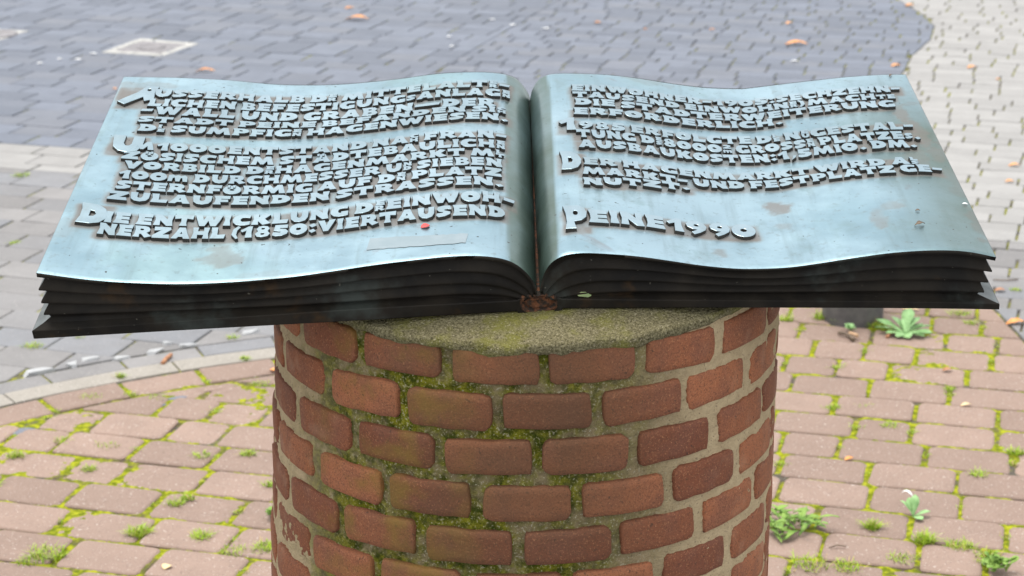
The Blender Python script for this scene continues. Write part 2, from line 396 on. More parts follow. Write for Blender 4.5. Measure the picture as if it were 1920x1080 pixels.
# red rows: long and short stones, wide mossy end joints
LR, SR, WR = 0.190, 0.126, 0.132
kl, ks = keyed('rl', LR, WR, 0.016, 0.0016, 5), keyed('rs', SR, WR, 0.016, 0.0016, 5)
joint_pts = []                                       # spots in the red joints where moss and grass grow
y_ = -0.2; row = 0
while y_ < 4.4:
    x_ = -3.2 + rnd.uniform(0, 0.15); row += 1
    while x_ < 3.0:
        lg = rnd.random() < 0.62; l = LR if lg else SR
        ctr = rot((x_ + l / 2, y_), ANG_R) + np.array([rnd.uniform(-.002, .002), rnd.uniform(-.002, .002)])
        key = rnd.choice(kl if lg else ks); a = ANG_R + rnd.uniform(-.012, .012)
        poly = [ctr + rot(p, a) for p in key_polys[key]]
        e = rot((x_ + l + 0.007, y_), ANG_R)
        x_ += l + 0.0115
        if np.hypot(*ctr) < 0.36 or ctr[1] < 0.75 or abs(ctr[0]) > 1.75: continue
        ins = [is_red(p) for p in poly]
        if not any(ins): continue
        joint_pts.append(e)
        if all(ins): P_RED.add(poly, ctr=ctr, ang=a, key=key)
        elif ctr[0] < ARC_END:
            dirn = ctr - RC; dirn /= np.hypot(*dirn); poly = clip(poly, RC + dirn * (R_IN - 0.004), -dirn)
            if len(poly) > 2 and area(poly) > 0.0035: P_RED.add(poly)
        else:
            poly = edge_clip(poly, ctr, -1, 0.004)
            if len(poly) > 2 and area(poly) > 0.0018: P_RED.add(poly)
    y_ += WR + 0.0068
# ring of red stretchers, concrete band, grey stretchers
def ring(r0, r1, step, gap, dst, a0, a1, jit=0.0015):
    a = a0
    while a < a1:
        b = a + step; n = 5
        ts = np.linspace(a + gap / r1 / 2, b - gap / r1 / 2, n)
        poly = [RC + r1 * np.array([math.cos(t), math.sin(t)]) for t in ts] + [RC + r0 * np.array([math.cos(t), math.sin(t)]) for t in ts[::-1]]
        poly = [p + np.array([rnd.uniform(-jit, jit), rnd.uniform(-jit, jit)]) for p in poly]
        if poly[0][0] < ARC_END: dst(poly)
        joint_pts.append(RC + (r0 + 0.01) * np.array([math.cos(b), math.sin(b)])) if dst == P_RED.add else None
        a = b
A0, A1 = math.radians(95.5), math.radians(150)
ring(R_B0, R_B1, 0.0835, 0.012, P_RED.add, A0, A1)
ring(R_G0, R_G1, 0.079, 0.006, P_WARM.add, A0, A1)
kerb = empty('kerb_band', (-0.9, 2.35, 0)); tag(kerb, kind='structure')
kpolys = []; ring(R_K0, R_K1, 0.175, 0.004, kpolys.append, A0, A1, 0.0006)
for p in kpolys:
    V, Fc = slab(p, 0.001, 0.003); mobj('concrete_edging', mesh('concrete_edging', V, Fc, M_KERB), kerb)

# grey and light grids
def below(c): return c[1] < 3.6 - 0.3063 * (c[0] - 1.56)
S0 = -2.22; SE = np.array([math.cos(ANG_G), math.sin(ANG_G)])
def grid(lens, w, rg, eg, x0, x1, y0, y1, test, names, probs):
    keys = [keyed(n_, l, w, 0.006, 0.0012) for n_, l in zip(names, lens)]
    y = y0
    while y < y1:
        x = x0 + rnd.uniform(0, 0.2); i0 = 0
        off = rnd.uniform(-.02, .02)
        while x < x1:
            i = 0 if rnd.random() < probs else len(lens) - 1
            l = lens[i]; ctr = rot((x + l / 2, y), ANG_G); x += l + eg
            if ctr[1] > 9.4 or ctr[1] < 2.1 or abs(ctr[0]) > 3.6: continue
            ok = test(ctr)
            if ctr[1] <= 5.2 and not ok: continue
            key = rnd.choice(keys[i]); a = ANG_G + rnd.uniform(-.006, .006)
            poly = [ctr + rot(p, a) for p in key_polys[key]]
            if ctr[1] > 5.2:           # both formats are cut along one seam
                sgn = -1 if test is left_ok else 1; sv = [(p @ SE - S0) * sgn for p in poly]
                if max(sv) < 0: continue
                if min(sv) < 0:
                    poly = clip(poly, SE * (S0 + 0.003 * sgn), SE * sgn); key = None
                    if len(poly) < 3 or area(poly) < 0.001: continue
                ok = 'gl'
            out = [is_outer(p) for p in poly]
            if not any(out): continue
            if not all(out):
                if ctr[0] < ARC_END:
                    dn = ctr - RC; dn /= np.hypot(*dn); poly = clip(poly, RC + dn * (R_G1 + 0.006), dn); key = None
                    if len(poly) < 3 or area(poly) < 0.006: continue
                else:
                    poly = edge_clip(poly, ctr, 1, 0.004); key = None
                    if len(poly) < 3 or area(poly) < 0.0015: continue
            lit = [inside(p, LIGHT) for p in poly]
            if all(lit):
                if 'l' in ok: P_LIGHT.add(poly, ctr=ctr, ang=a, key=key)
            elif not any(lit):
                if 'g' in ok: (P_WARM if below(ctr) else P_GREY).add(poly, ctr=ctr, ang=a, key=key)
            else:
                _, sa, ab = near_seg(np.mean(np.array(poly), 0), LIGHT); nrm = np.array([-ab[1], ab[0]]); nrm /= np.hypot(*nrm)
                if not inside(sa + ab * 0.5 + nrm * 0.01, LIGHT): nrm = -nrm
                for nn, dst, kk in ((nrm, P_LIGHT, 'l'), (-nrm, P_WARM if below(ctr) else P_GREY, 'g')):
                    if kk not in ok: continue
                    q = clip(poly, sa + nn * 0.003, nn)
                    if len(q) > 2 and area(q) > 0.0012: dst.add(q)
        y += w + rg
def small(c):        # where the small-format stones lie
    return c[0] > 0.75 or (c[1] > 5.2 and c[0] * math.cos(ANG_G) + c[1] * math.sin(ANG_G) > -2.22)
def left_ok(c): return '' if small(c) else 'gl'
def right_ok(c): return 'gl' if small(c) else ''
grid([0.203, 0.203], 0.139, 0.0019, 0.009, -5.5, 4.5, 1.2, 10.6, left_ok, ['gl', 'gl2'], 0.5)
grid([0.168, 0.108], 0.0995, 0.0019, 0.0068, -4.5, 4.5, 1.5, 10.8, right_ok, ['wl', 'ws'], 0.5)

def bed(name, x0, x1, y0, y1, step, zf, mat, root):
    xs, ys = np.arange(x0, x1, step), np.arange(y0, y1, step); X, Y = np.meshgrid(xs, ys)
    me = gridmesh(name, np.stack([X, Y, zf(X, Y)], -1), mat); return mobj(name, me, root)
bed('sand_bed', -4.2, 4.2, 0.4, 10.2, 0.06, lambda X, Y: -0.0088 + 0.0055 * vnoise(X, Y, 11, 3), M_BED_GREY, grey)
def redz(X, Y):
    r = np.hypot(X - RC[0], Y - RC[1]); ok = np.where(X < ARC_END + 0.1, r < R_B1, (Y < 3.12 - 0.27 * (X - 0.1)) & (X < 1.38))
    n = 0.55 * vnoise(X, Y, 26, 1) + 0.3 * vnoise(X, Y, 60, 2) + 0.25 * vnoise(X, Y, 150, 4)
    return np.where(ok, np.minimum(-0.0098 + 0.0125 * n ** 1.2, -0.0019), -0.03)
def trim(o, X0=None): return o
tag(bed('moss_joint_filling', -1.75, 1.6, 0.8, 3.2, 0.0062, redz, M_BED_RED, red), kind='stuff')

P_RED.build(red); P_WARM.build(warm); P_GREY.build(grey); P_LIGHT.build(light)

# pale broken stones wedged outside the grey ring
def rock(name, c, sx, sy, sz, ang, mat, parent, seed):
    q = random.Random(seed + 40); bm = bmesh.new()
    for _ in range(16):
        a = q.uniform(0, 6.283); r_ = q.uniform(0.75, 1.1); z = q.choice((-1.2, 0.55, 0.75, 1.0)); r_ *= 1.05 if z < 0 else q.uniform(.6, .95)
        bm.verts.new((sx * r_ * math.cos(a), sy * r_ * math.sin(a), z * sz))
    h = bmesh.ops.convex_hull(bm, input=bm.verts); bmesh.ops.delete(bm, geom=[g_ for g_ in h['geom_interior'] if isinstance(g_, bmesh.types.BMVert)], context='VERTS')
    me = bpy.data.meshes.new(name); bm.to_mesh(me); bm.free(); me.materials.append(mat)
    return mobj(name, me, parent, Matrix.Translation((c[0], c[1], -0.004)) @ Matrix.Rotation(ang, 4, 'Z'))
for i, (x, y, l, w) in enumerate([(72, 699, .05, .018), (136, 686, .022, .02), (168, 675, .034, .022), (226, 673, .03, .012), (292, 661, .03, .014), (314, 646, .02, .012), (352, 649, .034, .013), (468, 625, .032, .014)]):
    rock('wedge_stone', gp(x, y), l, w, 0.013, math.radians(24 + rnd.uniform(-10, 10)), M_QUARTZ, grey, i)
for i, (x, y, l, w) in enumerate([(398, 726, .045, .02), (285, 760, .04, .014), (215, 766, .024, .02), (108, 784, .03, .014), (330, 745, .035, .012), (40, 806, .045, .022)]):
    V, Fc = slab([gp(x, y)[:2] + rot((l * math.cos(t) * (1 + rnd.uniform(-.2, .2)), w * math.sin(t) * (1 + rnd.uniform(-.2, .2))), 0.35) for t in np.linspace(0, 2 * math.pi, 7)[:-1]], -0.001, 0.003)
    mobj('infill_chip', mesh('infill_chip', V, Fc, M_GREY if i % 3 else M_RED), red)

# ------------------------------------------------------------------ book frame
TH = math.radians(4.0)
EX = np.array([math.cos(TH), math.sin(TH), 0]); DB = ray(930, -1414); DB = DB / np.linalg.norm(DB)
EZ = np.cross(EX, DB); EZ /= np.linalg.norm(EZ); NF = np.cross(EZ, EX)
O = gp(1010, 595, 1.022)
def fp(x, y):
    d = ray(x, y); t = ((O - CAM) @ NF) / (d @ NF); r = CAM + t * d - O; return np.array([r @ EX, r @ EZ])
def BP(u, v, w):
    u, v, w = np.broadcast_arrays(np.asarray(u, float), np.asarray(v, float), np.asarray(w, float))
    return O + u[..., None] * EX + v[..., None] * DB + w[..., None] * EZ
def resample(P, n):
    P = np.array(P, float)
    # Catmull-Rom through the points, then even arc length
    Q = []
    E0 = np.vstack([2 * P[0] - P[1], P, 2 * P[-1] - P[-2]])
    for i in range(1, len(E0) - 2):
        for t in np.linspace(0, 1, 12, endpoint=False):
            a, b, c_, d = E0[i - 1], E0[i], E0[i + 1], E0[i + 2]
            Q.append(0.5 * ((2 * b) + (-a + c_) * t + (2 * a - 5 * b + 4 * c_ - d) * t * t + (-a + 3 * b - 3 * c_ + d) * t ** 3))
    Q.append(P[-1]); Q = np.array(Q)
    s = np.concatenate([[0], np.cumsum(np.hypot(*np.diff(Q, axis=0).T))]); tt = np.linspace(0, s[-1], n)
    return np.stack([np.interp(tt, s, Q[:, 0]), np.interp(tt, s, Q[:, 1])], 1)
TOP_L = [(1007, 552), (1003, 532), (990, 513), (972, 497), (950, 486), (920, 480), (880, 478), (830, 480.5), (770, 487), (700, 496), (620, 508), (540, 519), (430, 528), (330, 531.5), (250, 529.5), (180, 524.5), (120, 517.5), (68, 510)]
TOP_R = [(1012, 548), (1015, 528), (1022, 508), (1033, 492), (1050, 480.5), (1070, 475), (1100, 473), (1150, 475.5), (1200, 480), (1260, 488.5), (1310, 496), (1370, 502), (1420, 503), (1480, 500), (1540, 492), (1600, 482.5), (1660, 474), (1720, 469), (1775, 468), (1820, 471.5), (1868, 481)]
BOT_L = [(985, 566), (900, 560), (600, 578), (300, 592), (73, 602)]
BOT_R = [(1035, 565), (1120, 558), (1400, 556), (1700, 556), (1853, 558)]
LEN = {'L': 0.612, 'R': 0.592}
def fpb(x, y, L):        # the same on the far edge plane
    d = ray(x, y); Q = O + L * DB; t = ((Q - CAM) @ NF) / (d @ NF); r = CAM + t * d - Q; return np.array([r @ EX, r @ EZ])
BACK_L = [(994, 190), (992, 177), (981, 159.6), (967, 145.5), (950, 139), (933, 136), (902, 134), (850, 135), (808, 138.5), (746, 147), (662, 155.4), (600, 158.3), (532, 157.8), (480, 154), (428, 149), (345, 144.8), (282, 143.3), (232, 142.5)]
BACK_R = [(993, 187), (998, 167), (1006, 153), (1015, 144), (1032, 138), (1050, 136.6), (1073, 136.5), (1136, 139), (1198, 146), (1261, 156), (1323, 163.3), (1386, 165.5), (1402, 164.5), (1465, 156.8), (1527, 149.6), (1590, 143), (1652, 139), (1698, 138.6)]
NU, NV = 150, 150
halves = {}
book = empty('open_book_sculpture', O - np.array([0, 0, 0.0]))
tag(book, 'open bronze book sculpture with raised lettering lying on the brick pedestal', 'sculpture')
prof = [(1.0, 0.0), (0.985, 0.0), (0.895, 0.0003), (0.875, 0.007), (0.86, 0.0092), (0.84, 0.0088), (0.74, 0.0055), (0.655, 0.0016), (0.64, 0.0012), (0.612, 0.0016), (0.585, 0.0075), (0.563, 0.0095), (0.52, 0.0088), (0.44, 0.0055),
        (0.378, 0.0032), (0.362, 0.003), (0.333, 0.0034), (0.31, 0.0085), (0.287, 0.0105), (0.24, 0.0095), (0.17, 0.0068), (0.118, 0.0052), (0.10, 0.005), (0.076, 0.0054), (0.045, 0.010), (0.0, 0.0115), (-0.06, 0.0115)]
for side, TP, BPx in (('L', TOP_L, BOT_L), ('R', TOP_R, BOT_R)):
    T = resample([fp(*p) for p in TP], NU); B = resample([fp(*p) for p in BPx], NU); L = LEN[side]
    T1 = resample([fpb(*p, L) for p in (BACK_L if side == 'L' else BACK_R)], NU); T0 = T
    halves[side] = dict(T=T, T1=T1, B=B, L=L)
    # top sheet
    vs_ = np.linspace(0, L, NV); Vv = np.repeat(vs_[:, None], NU, 1); U = T[:, 0][None] + (T1[:, 0] - T[:, 0])[None] * Vv / L; Wd = T[:, 1][None] + (T1[:, 1] - T[:, 1])[None] * Vv / L
    wob = 0.0 * (vnoise(U, Vv, 5, 8) - 0.5) * sstep(0.0, 0.08, np.abs(U))
    edge = np.minimum(np.minimum(Vv, L - Vv), np.abs(U[:, -1:]) - np.abs(U)); rndg = -0.0012 * (1 - sstep(0, 0.003, edge))
    G = BP(U, Vv, Wd + wob + rndg)
    if side == 'L': G = G[:, ::-1]
    me = gridmesh('page_sheet', G, M_BRONZE)
    halves[side]['top'] = me; halves[side]['U'] = U; halves[side]['V'] = Vv
    # fluted flanks: front edge, outer edge, back edge, with insets per level
    uo = abs(T[-1, 0]); rows_ = []
    vside = np.linspace(0, 1, 40)
    for t, ins in prof:
        S = B + (T - B) * t; sc = (uo - ins) / uo; Su = S[:, 0] * sc; Sw = S[:, 1].copy()
        Sb = B + (T1 - B) * t; Bu = Sb[:, 0] * sc; Bw = Sb[:, 1].copy()
        fade = sstep(0, 0.10, np.abs(T[:, 0])); wl = 0.0007 * (vnoise(Su * 3, Sw * 0 + t * 9, 6, 5) - 0.5)
        f_in = ins * (0.35 + 0.65 * fade) + wl
        fr = BP(Su, f_in, Sw + (-0.0012 if t == 1.0 else 0)); bk = BP(Bu, L - f_in, Bw + (-0.0012 if t == 1.0 else 0))
        sd_ = BP(Su[-1] + (Bu[-1] - Su[-1]) * vside, ins + (L - 2 * ins) * vside, Sw[-1] + (Bw[-1] - Sw[-1]) * vside + (-0.0012 if t == 1.0 else 0))
        inn = BP(np.linspace(Bu[0], Su[0], 8), np.linspace(L - ins, ins, 8), np.linspace(Bw[0], Sw[0], 8))
        rows_.append(np.concatenate([fr, sd_[1:-1], bk[::-1], inn[1:-1]], 0))
    V = np.array(rows_)
    if side == 'R': V = V[::-1]
    me2 = gridmesh('flank', V, M_DARK, closed=True)
    # join sheet and flank into one page block
    bm = bmesh.new(); bm.from_mesh(me); nf = len(bm.faces); bm.from_mesh(me2); bm.faces.ensure_lookup_table()
    nc = len(rows_[0])
    for i, f_ in enumerate(bm.faces): f_.material_index = 0 if i < nf else (2 if NU - 1 <= (i - nf) % nc < NU + 37 else 1)
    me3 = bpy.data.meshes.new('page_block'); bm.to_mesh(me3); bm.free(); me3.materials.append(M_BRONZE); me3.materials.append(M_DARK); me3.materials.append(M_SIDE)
    halves[side]['nv'] = NU * NV
    halves[side]['obj'] = mobj('page_block', me3, book)
    halves[side]['mesh'] = me3
    # cover board: sloped upper face, vertical lip
    CT = [fp(*p) for p in ([(975, 559), (960, 563), (700, 577), (400, 597), (200, 611), (60, 619.5)] if side == 'L' else [(1045, 557), (1062, 560), (1300, 562), (1600, 564), (1780, 566.5), (1874, 569)])]
    CB = [fp(*p) for p in ([(975, 584), (960, 583.5), (700, 599), (400, 615.5), (200, 627), (64, 635)] if side == 'L' else [(1045, 579), (1062, 577.5), (1300, 576.5), (1600, 577), (1780, 578.5), (1873, 580)])]
    CT, CB = resample(CT, 40), resample(CB, 40); BI = B[np.linspace(0, NU - 1, 40).astype(int)]
    def ringpts(S, ins_u, ins_v):
        sgn = -1 if side == 'L' else 1; uo_ = abs(S[-1, 0]); Su = S[:, 0] * (uo_ - ins_u) / uo_
        fr = BP(Su, np.full(40, ins_v), S[:, 1]); bk = BP(Su, np.full(40, L - ins_v), S[:, 1]); sd_ = BP(np.full(20, Su[-1]), np.linspace(ins_v, L - ins_v, 20), np.full(20, S[-1, 1]))
        inn = BP(np.full(6, Su[0]), np.linspace(L - ins_v, ins_v, 6), np.full(6, S[0, 1])); return np.concatenate([fr, sd_[1:-1], bk[::-1], inn[1:-1]], 0)
    mid = CB + (CT - CB) * 0.5
    V = np.array([ringpts(BI, 0.013, 0.013), ringpts(BI + (CT - BI) * 0.55, 0.0085, 0.008), ringpts(CT, 0.0008, -0.0004), ringpts(CT + (CB - CT) * .08, 0, -0.0012), ringpts(CB + (CT - CB) * .08, 0, -0.0012), ringpts(CB, 0.0008, -0.0004)])
    if side == 'R': V = V[::-1]
    me = gridmesh('cover_board', V, M_DARK, closed=True, smooth=False)
    bm = bmesh.new(); bm.from_mesh(me); n_ = V.shape[1]; bm.verts.ensure_lookup_table()
    base = (len(V) - 1) * n_ if side == 'L' else 0
    for i in range(39):          # underside strips front to back
        a, b = base + i, base + i + 1; c_, d_ = base + 40 + 18 + 39 - i, base + 40 + 18 + 38 - i
        f_ = bm.faces.new([bm.verts[q] for q in ((a, b, d_, c_) if side == 'R' else (c_, d_, b, a))])
    bm.to_mesh(me); bm.free()
    halves[side]['CB'] = CB
    me.materials.append(M_SIDE)
    for pi in range(5 * n_):
        band = pi // n_ if side == 'L' else 4 - pi // n_
        if band < 2 and 39 <= pi % n_ < 58: me.polygons[pi].material_index = 1
    mobj('cover_board', me, book)
# spine: U-shaped hinge strip with a rusty core
sp_out = resample([fp(*p) for p in [(968, 580), (974, 588), (984, 595.5), (1000, 598.5), (1022, 598.5), (1038, 595), (1049, 587), (1055, 578)]], 30)
sp_in = resample([fp(*p) for p in [(972, 563), (976, 575), (985, 584), (1000, 588), (1022, 588), (1037, 583), (1046, 573), (1049, 562)]], 30)
V = []
for v in (-0.0015, 0.615): V += [BP(sp_out[:, 0], v, sp_out[:, 1]), BP(sp_in[:, 0], v, sp_in[:, 1])]
Vs = np.array([V[1], V[0], V[2], V[3]])
mobj('spine', gridmesh('spine', Vs, M_DARK, closed=False, smooth=False), book)
core_c = fp(1010, 571)
th_ = np.linspace(0, 2 * math.pi, 28, endpoint=False); rr = np.array([0.024 * (1 - 0.22 * math.cos(2 * (t - math.pi / 2))) for t in th_])
lev = []
for v, s_ in ((0.010, 0.0), (0.004, 0.45), (0.009, 0.62), (0.001, 0.8), (0.002, 0.97), (0.006, 1.0), (0.60, 1.0), (0.60, 0.0)):
    jit = nrs.uniform(0.9, 1.08, 28) if 0.3 < s_ < 0.99 else 1.0
    lev.append(BP(core_c[0] + rr * s_ * jit * np.cos(th_), v, core_c[1] + rr * 0.72 * s_ * jit * np.sin(th_)))
mobj('binding_core', gridmesh('binding_core', np.array(lev), M_RUST, closed=True), book)

# ------------------------------------------------------------------ raised lettering
def ell(cx, cy, rx, ry, n=18): return [(cx + rx * math.cos(t), cy + ry * math.sin(t)) for t in np.linspace(0, 2 * math.pi, n, endpoint=False)]
GL = {
 'A': (104, [[(0, 0), (32, 0), (41, 17), (62, 17), (68, 0), (104, 0), (86, 50), (72, 100), (36, 100), (20, 48)], [(46, 42), (58, 42), (53, 60)]]),
 'a': (100, [[(0, 15), (22, 0), (66, 42), (73, 20), (98, 33), (94, 65), (100, 98), (67, 100), (47, 66), (20, 38)], ell(76, 79, 6, 6, 10)]),
 'B': (88, [[(2, 0), (58, 0), (79, 8), (88, 26), (82, 44), (70, 52), (80, 62), (82, 78), (72, 93), (54, 100), (0, 100), (7, 75), (9, 50), (8, 25)], [(37, 22), (51, 22), (57, 30), (51, 38), (37, 38)], [(37, 62), (49, 62), (54, 70), (49, 78), (37, 78)]]),
 'C': (94, [[(92, 6), (70, 0), (45, -2), (20, 8), (4, 30), (2, 55), (10, 80), (30, 97), (55, 102), (78, 98), (94, 92), (90, 66), (70, 71), (52, 69), (43, 58), (43, 42), (52, 32), (72, 30), (92, 36)]]),
 'D': (98, [[(0, 0), (46, 0), (77, 10), (95, 32), (98, 54), (86, 80), (60, 97), (30, 100), (2, 100), (9, 70), (9, 35)], [(37, 36), (51, 38), (59, 50), (51, 63), (38, 65)]]),
 'E': (82, [[(0, 0), (82, 0), (77, 29), (40, 30), (40, 38), (79, 38), (77, 62), (40, 62), (40, 70), (79, 71), (82, 100), (2, 100), (9, 68), (9, 32)]]),
 'F': (82, [[(0, 0), (40, 0), (36, 28), (74, 30), (71, 57), (38, 57), (38, 66), (80, 66), (82, 100), (2, 100), (9, 66), (8, 30)]]),
 'G': (95, [[(94, 4), (72, 0), (45, -2), (20, 8), (4, 30), (2, 55), (10, 80), (30, 97), (55, 102), (78, 98), (94, 92), (90, 68), (68, 73), (50, 69), (43, 56), (43, 42), (50, 32), (58, 30), (58, 43), (95, 45)]]),
 'H': (96, [[(0, 0), (34, 0), (31, 34), (64, 34), (61, 0), (96, 0), (89, 50), (95, 100), (62, 100), (64, 66), (32, 66), (34, 100), (1, 100), (7, 50)]]),
 'I': (38, [[(0, 0), (38, 0), (32, 50), (38, 100), (1, 100), (7, 50)]]),
 'K': (98, [[(0, 0), (36, 0), (33, 30), (58, -4), (98, 10), (66, 52), (94, 88), (62, 104), (34, 68), (36, 100), (1, 100), (8, 50)]]),
 'L': (82, [[(0, 0), (78, 0), (84, 36), (40, 32), (38, 100), (1, 100), (8, 50)]]),
 'M': (132, [[(0, 0), (32, 0), (38, 44), (56, 4), (74, 4), (92, 44), (98, 0), (132, 0), (122, 50), (112, 100), (84, 100), (66, 58), (46, 100), (18, 100), (10, 50)]]),
 'N': (97, [[(0, 0), (34, 0), (32, 44), (66, -2), (98, 0), (91, 50), (97, 100), (64, 100), (66, 58), (32, 100), (1, 100), (7, 50)]]),
 'O': (100, [ell(50, 50, 50, 51, 22), ell(50, 51, 13, 12, 10)]),
 'P': (90, [[(0, 0), (42, 0), (37, 30), (66, 34), (86, 48), (90, 68), (82, 88), (60, 100), (0, 100), (8, 66), (8, 30)], ell(46, 67, 10, 10, 10)]),
 'R': (98, [[(0, 0), (36, 0), (34, 26), (44, 28), (66, -4), (102, 12), (72, 40), (86, 54), (88, 74), (78, 92), (56, 100), (0, 100), (8, 66), (8, 30)], ell(44, 68, 10, 9, 10)]),
 'S': (84, [[(0, 12), (14, -3), (50, 4), (78, 22), (80, 42), (47, 57), (46, 64), (66, 69), (86, 64), (80, 100), (40, 102), (12, 92), (4, 70), (14, 52), (39, 42), (37, 35), (4, 32)]]),
 'T': (94, [[(26, 0), (66, 0), (60, 35), (62, 68), (92, 62), (94, 100), (-2, 100), (0, 62), (32, 68), (34, 35)]]),
 'U': (97, [[(2, 100), (4, 60), (8, 28), (26, 4), (54, -3), (82, 10), (94, 40), (96, 100), (62, 100), (61, 52), (54, 38), (44, 38), (37, 52), (38, 100)]]),
 'V': (100, [[(34, 0), (62, 0), (80, 46), (100, 100), (64, 100), (50, 52), (38, 100), (0, 100), (20, 48)]]),
 'W': (140, [[(28, 0), (56, 0), (70, 46), (84, 0), (112, 0), (128, 50), (140, 100), (106, 100), (97, 56), (84, 96), (58, 96), (46, 56), (36, 100), (0, 100), (14, 50)]]),
 'Z': (97, [[(0, 0), (96, 0), (90, 34), (56, 30), (98, 80), (94, 100), (4, 100), (6, 66), (44, 70), (0, 22)]]),
 '0': (100, [ell(50, 50, 50, 51, 22), ell(50, 51, 14, 13, 10)]),
 '1': (70, [[(28, 0), (68, 0), (62, 50), (66, 102), (42, 102), (0, 66), (10, 50), (33, 64)]]),
 '2': (80, [[(0, 0), (80, 0), (80, 30), (50, 30), (80, 60), (78, 88), (50, 102), (14, 92), (6, 66), (30, 68), (44, 74), (44, 62), (6, 24)]]),
 '5': (92, [[(4, 8), (24, -2), (60, 0), (86, 16), (92, 38), (78, 58), (46, 64), (45, 71), (86, 69), (88, 100), (16, 100), (10, 48), (34, 42), (52, 36), (46, 29), (8, 36)]]),
 '8': (92, [[(48, -2), (78, 6), (90, 28), (75, 52), (84, 74), (74, 94), (48, 102), (22, 94), (12, 74), (21, 52), (6, 28), (18, 6)], ell(48, 27, 11, 9, 10), ell(48, 75, 10, 9, 10)]),
 '9': (94, [[(34, -6), (60, 12), (86, 38), (94, 64), (82, 90), (52, 102), (22, 94), (6, 72), (10, 50), (32, 36), (52, 34), (24, 12)], ell(50, 67, 11, 9, 10)]),
 'm': (116, [[(0, 0), (26, 0), (28, 40), (38, 46), (46, 0), (70, 0), (74, 42), (82, 44), (88, 0), (116, 0), (112, 60), (96, 76), (76, 66), (58, 76), (38, 68), (26, 80), (2, 72)]]),
 '-': (66, [[(0, 32), (60, 36), (66, 64), (4, 60)]]), '_': (140, [[(0, 34), (134, 36), (140, 64), (6, 62)]]),
 '.': (44, [[(20, 0), (44, 14), (28, 36), (2, 20)]]), ':': (44, [[(20, 0), (44, 14), (28, 36), (2, 20)], [(20, 50), (44, 64), (28, 86), (2, 70)]]),
 ',': (36, [[(0, -22), (30, 8), (36, 32), (14, 30), (10, 6)]]),
 '(': (46, [[(32, -10), (44, -2), (31, 30), (34, 70), (50, 98), (36, 108), (10, 80), (4, 30)]]), ')': (46, [[(14, -10), (42, 30), (38, 80), (10, 108), (-2, 98), (14, 70), (16, 30), (2, -2)]]),
 '"': (44, [[(0, 78), (13, 78), (14, 106), (-1, 106)], [(28, 78), (41, 78), (42, 106), (27, 106)]]),
}
def glyph_mesh(ch):
    V, Fc, Mi = [], [], []
    def off(P, d):
        P = np.array(P, float); n = len(P); ar = np.sum(P[:, 0] * np.roll(P[:, 1], -1) - P[:, 1] * np.roll(P[:, 0], -1)); sg = 1 if ar > 0 else -1
        a = np.roll(P, 1, 0); b = np.roll(P, -1, 0); t1 = P - a; t2 = b - P
        t1 /= np.linalg.norm(t1, axis=1)[:, None]; t2 /= np.linalg.norm(t2, axis=1)[:, None]
        nn = np.stack([t1[:, 1] + t2[:, 1], -(t1[:, 0] + t2[:, 0])], 1); nn /= np.maximum(np.linalg.norm(nn, axis=1)[:, None], .5)
        return P + nn * d * sg
    cs = GL[ch][1]; groups = []
    if ch in ':"': groups = [[c_] for c_ in cs]
    else: groups = [cs]
    for gcs in groups:
        tops = []; polys = []
        for ci, c_ in enumerate(gcs):
            hole = ci > 0; sgn = -1 if hole else 1
            P0 = off(c_, -1.6 * sgn) / 100; P1 = off(c_, 0.0) / 100; P2 = off(c_, 2.0 * sgn * (0.6 if hole else 1)) / 100
            ar = np.sum(P1[:, 0] * np.roll(P1[:, 1], -1) - P1[:, 1] * np.roll(P1[:, 0], -1)); flip = (ar < 0) != hole
            o = len(V); n = len(P1)
            V += [(x, y, 1.0) for x, y in P0] + [(x, y, 0.93) for x, y in P1] + [(x, y, -0.45) for x, y in P2]
            for lv in range(2):
                for i in range(n):
                    j = (i + 1) % n; q = (o + lv * n + i, o + (lv + 1) * n + i, o + (lv + 1) * n + j, o + lv * n + j)
                    Fc.append(q[::-1] if flip else q); Mi.append(0 if lv == 0 else 1)
            polys.append([Vector((x, y, 0)) for x, y in P0]); tops += list(range(o, o + n))
        for t in tessellate_polygon(polys):
            a, b, c_ = [tops[i] for i in t]
            A_, B_, C_ = V[a], V[b], V[c_]
            cr = (B_[0] - A_[0]) * (C_[1] - A_[1]) - (B_[1] - A_[1]) * (C_[0] - A_[0])
            Fc.append((a, b, c_) if cr > 0 else (a, c_, b)); Mi.append(0)
    return V, Fc, Mi
GM = {}
def gmesh(ch):
    if ch not in GM:
        V, Fc, Mi = glyph_mesh(ch); GM[ch] = (mesh('raised_letter', V, Fc, [M_LETTER, M_FLANK], Mi), V, Fc, Mi)
    return GM[ch]
def page_w(side, u, v):
    h = halves[side]; T, T1 = h['T'], h['T1']; o, o1 = np.argsort(T[:, 0]), np.argsort(T1[:, 0]); f = np.clip(v / h['L'], 0, 1)
    return np.interp(u, T[o, 0], T[o, 1]) * (1 - f) + np.interp(u, T1[o1, 0], T1[o1, 1]) * f
LH = 0.0048
def page_uv(side, x, y, h=LH):
    """photo pixel -> page coordinates on the letter tops"""
    d = ray(x, y); w = 0.07
    for _ in range(40):
        t = ((O - CAM) @ EZ + w) / (d @ EZ); r = CAM + t * d - O
        A = np.stack([EX, DB, EZ], 1); u, v, _w = np.linalg.solve(A, r); w = 0.5 * w + 0.5 * (page_w(side, u, v) + h)
    return u, v
def parse(s):
    out = []; i = 0
    while i < len(s):
        ch = s[i]
        if ch == '[': out.append(('st', s[i + 1:i + 3])); i += 4
        elif ch == '<': out.append(('sm', s[i + 1])); i += 3
        elif ch == ' ': out.append(('sp', 24)); i += 1
        elif ch == '`': out.append(('sp', 4)); i += 1
        else: out.append(('ch', ch)); i += 1
    return out
BASE = {'Ö': 'O', 'Ä': 'A'}
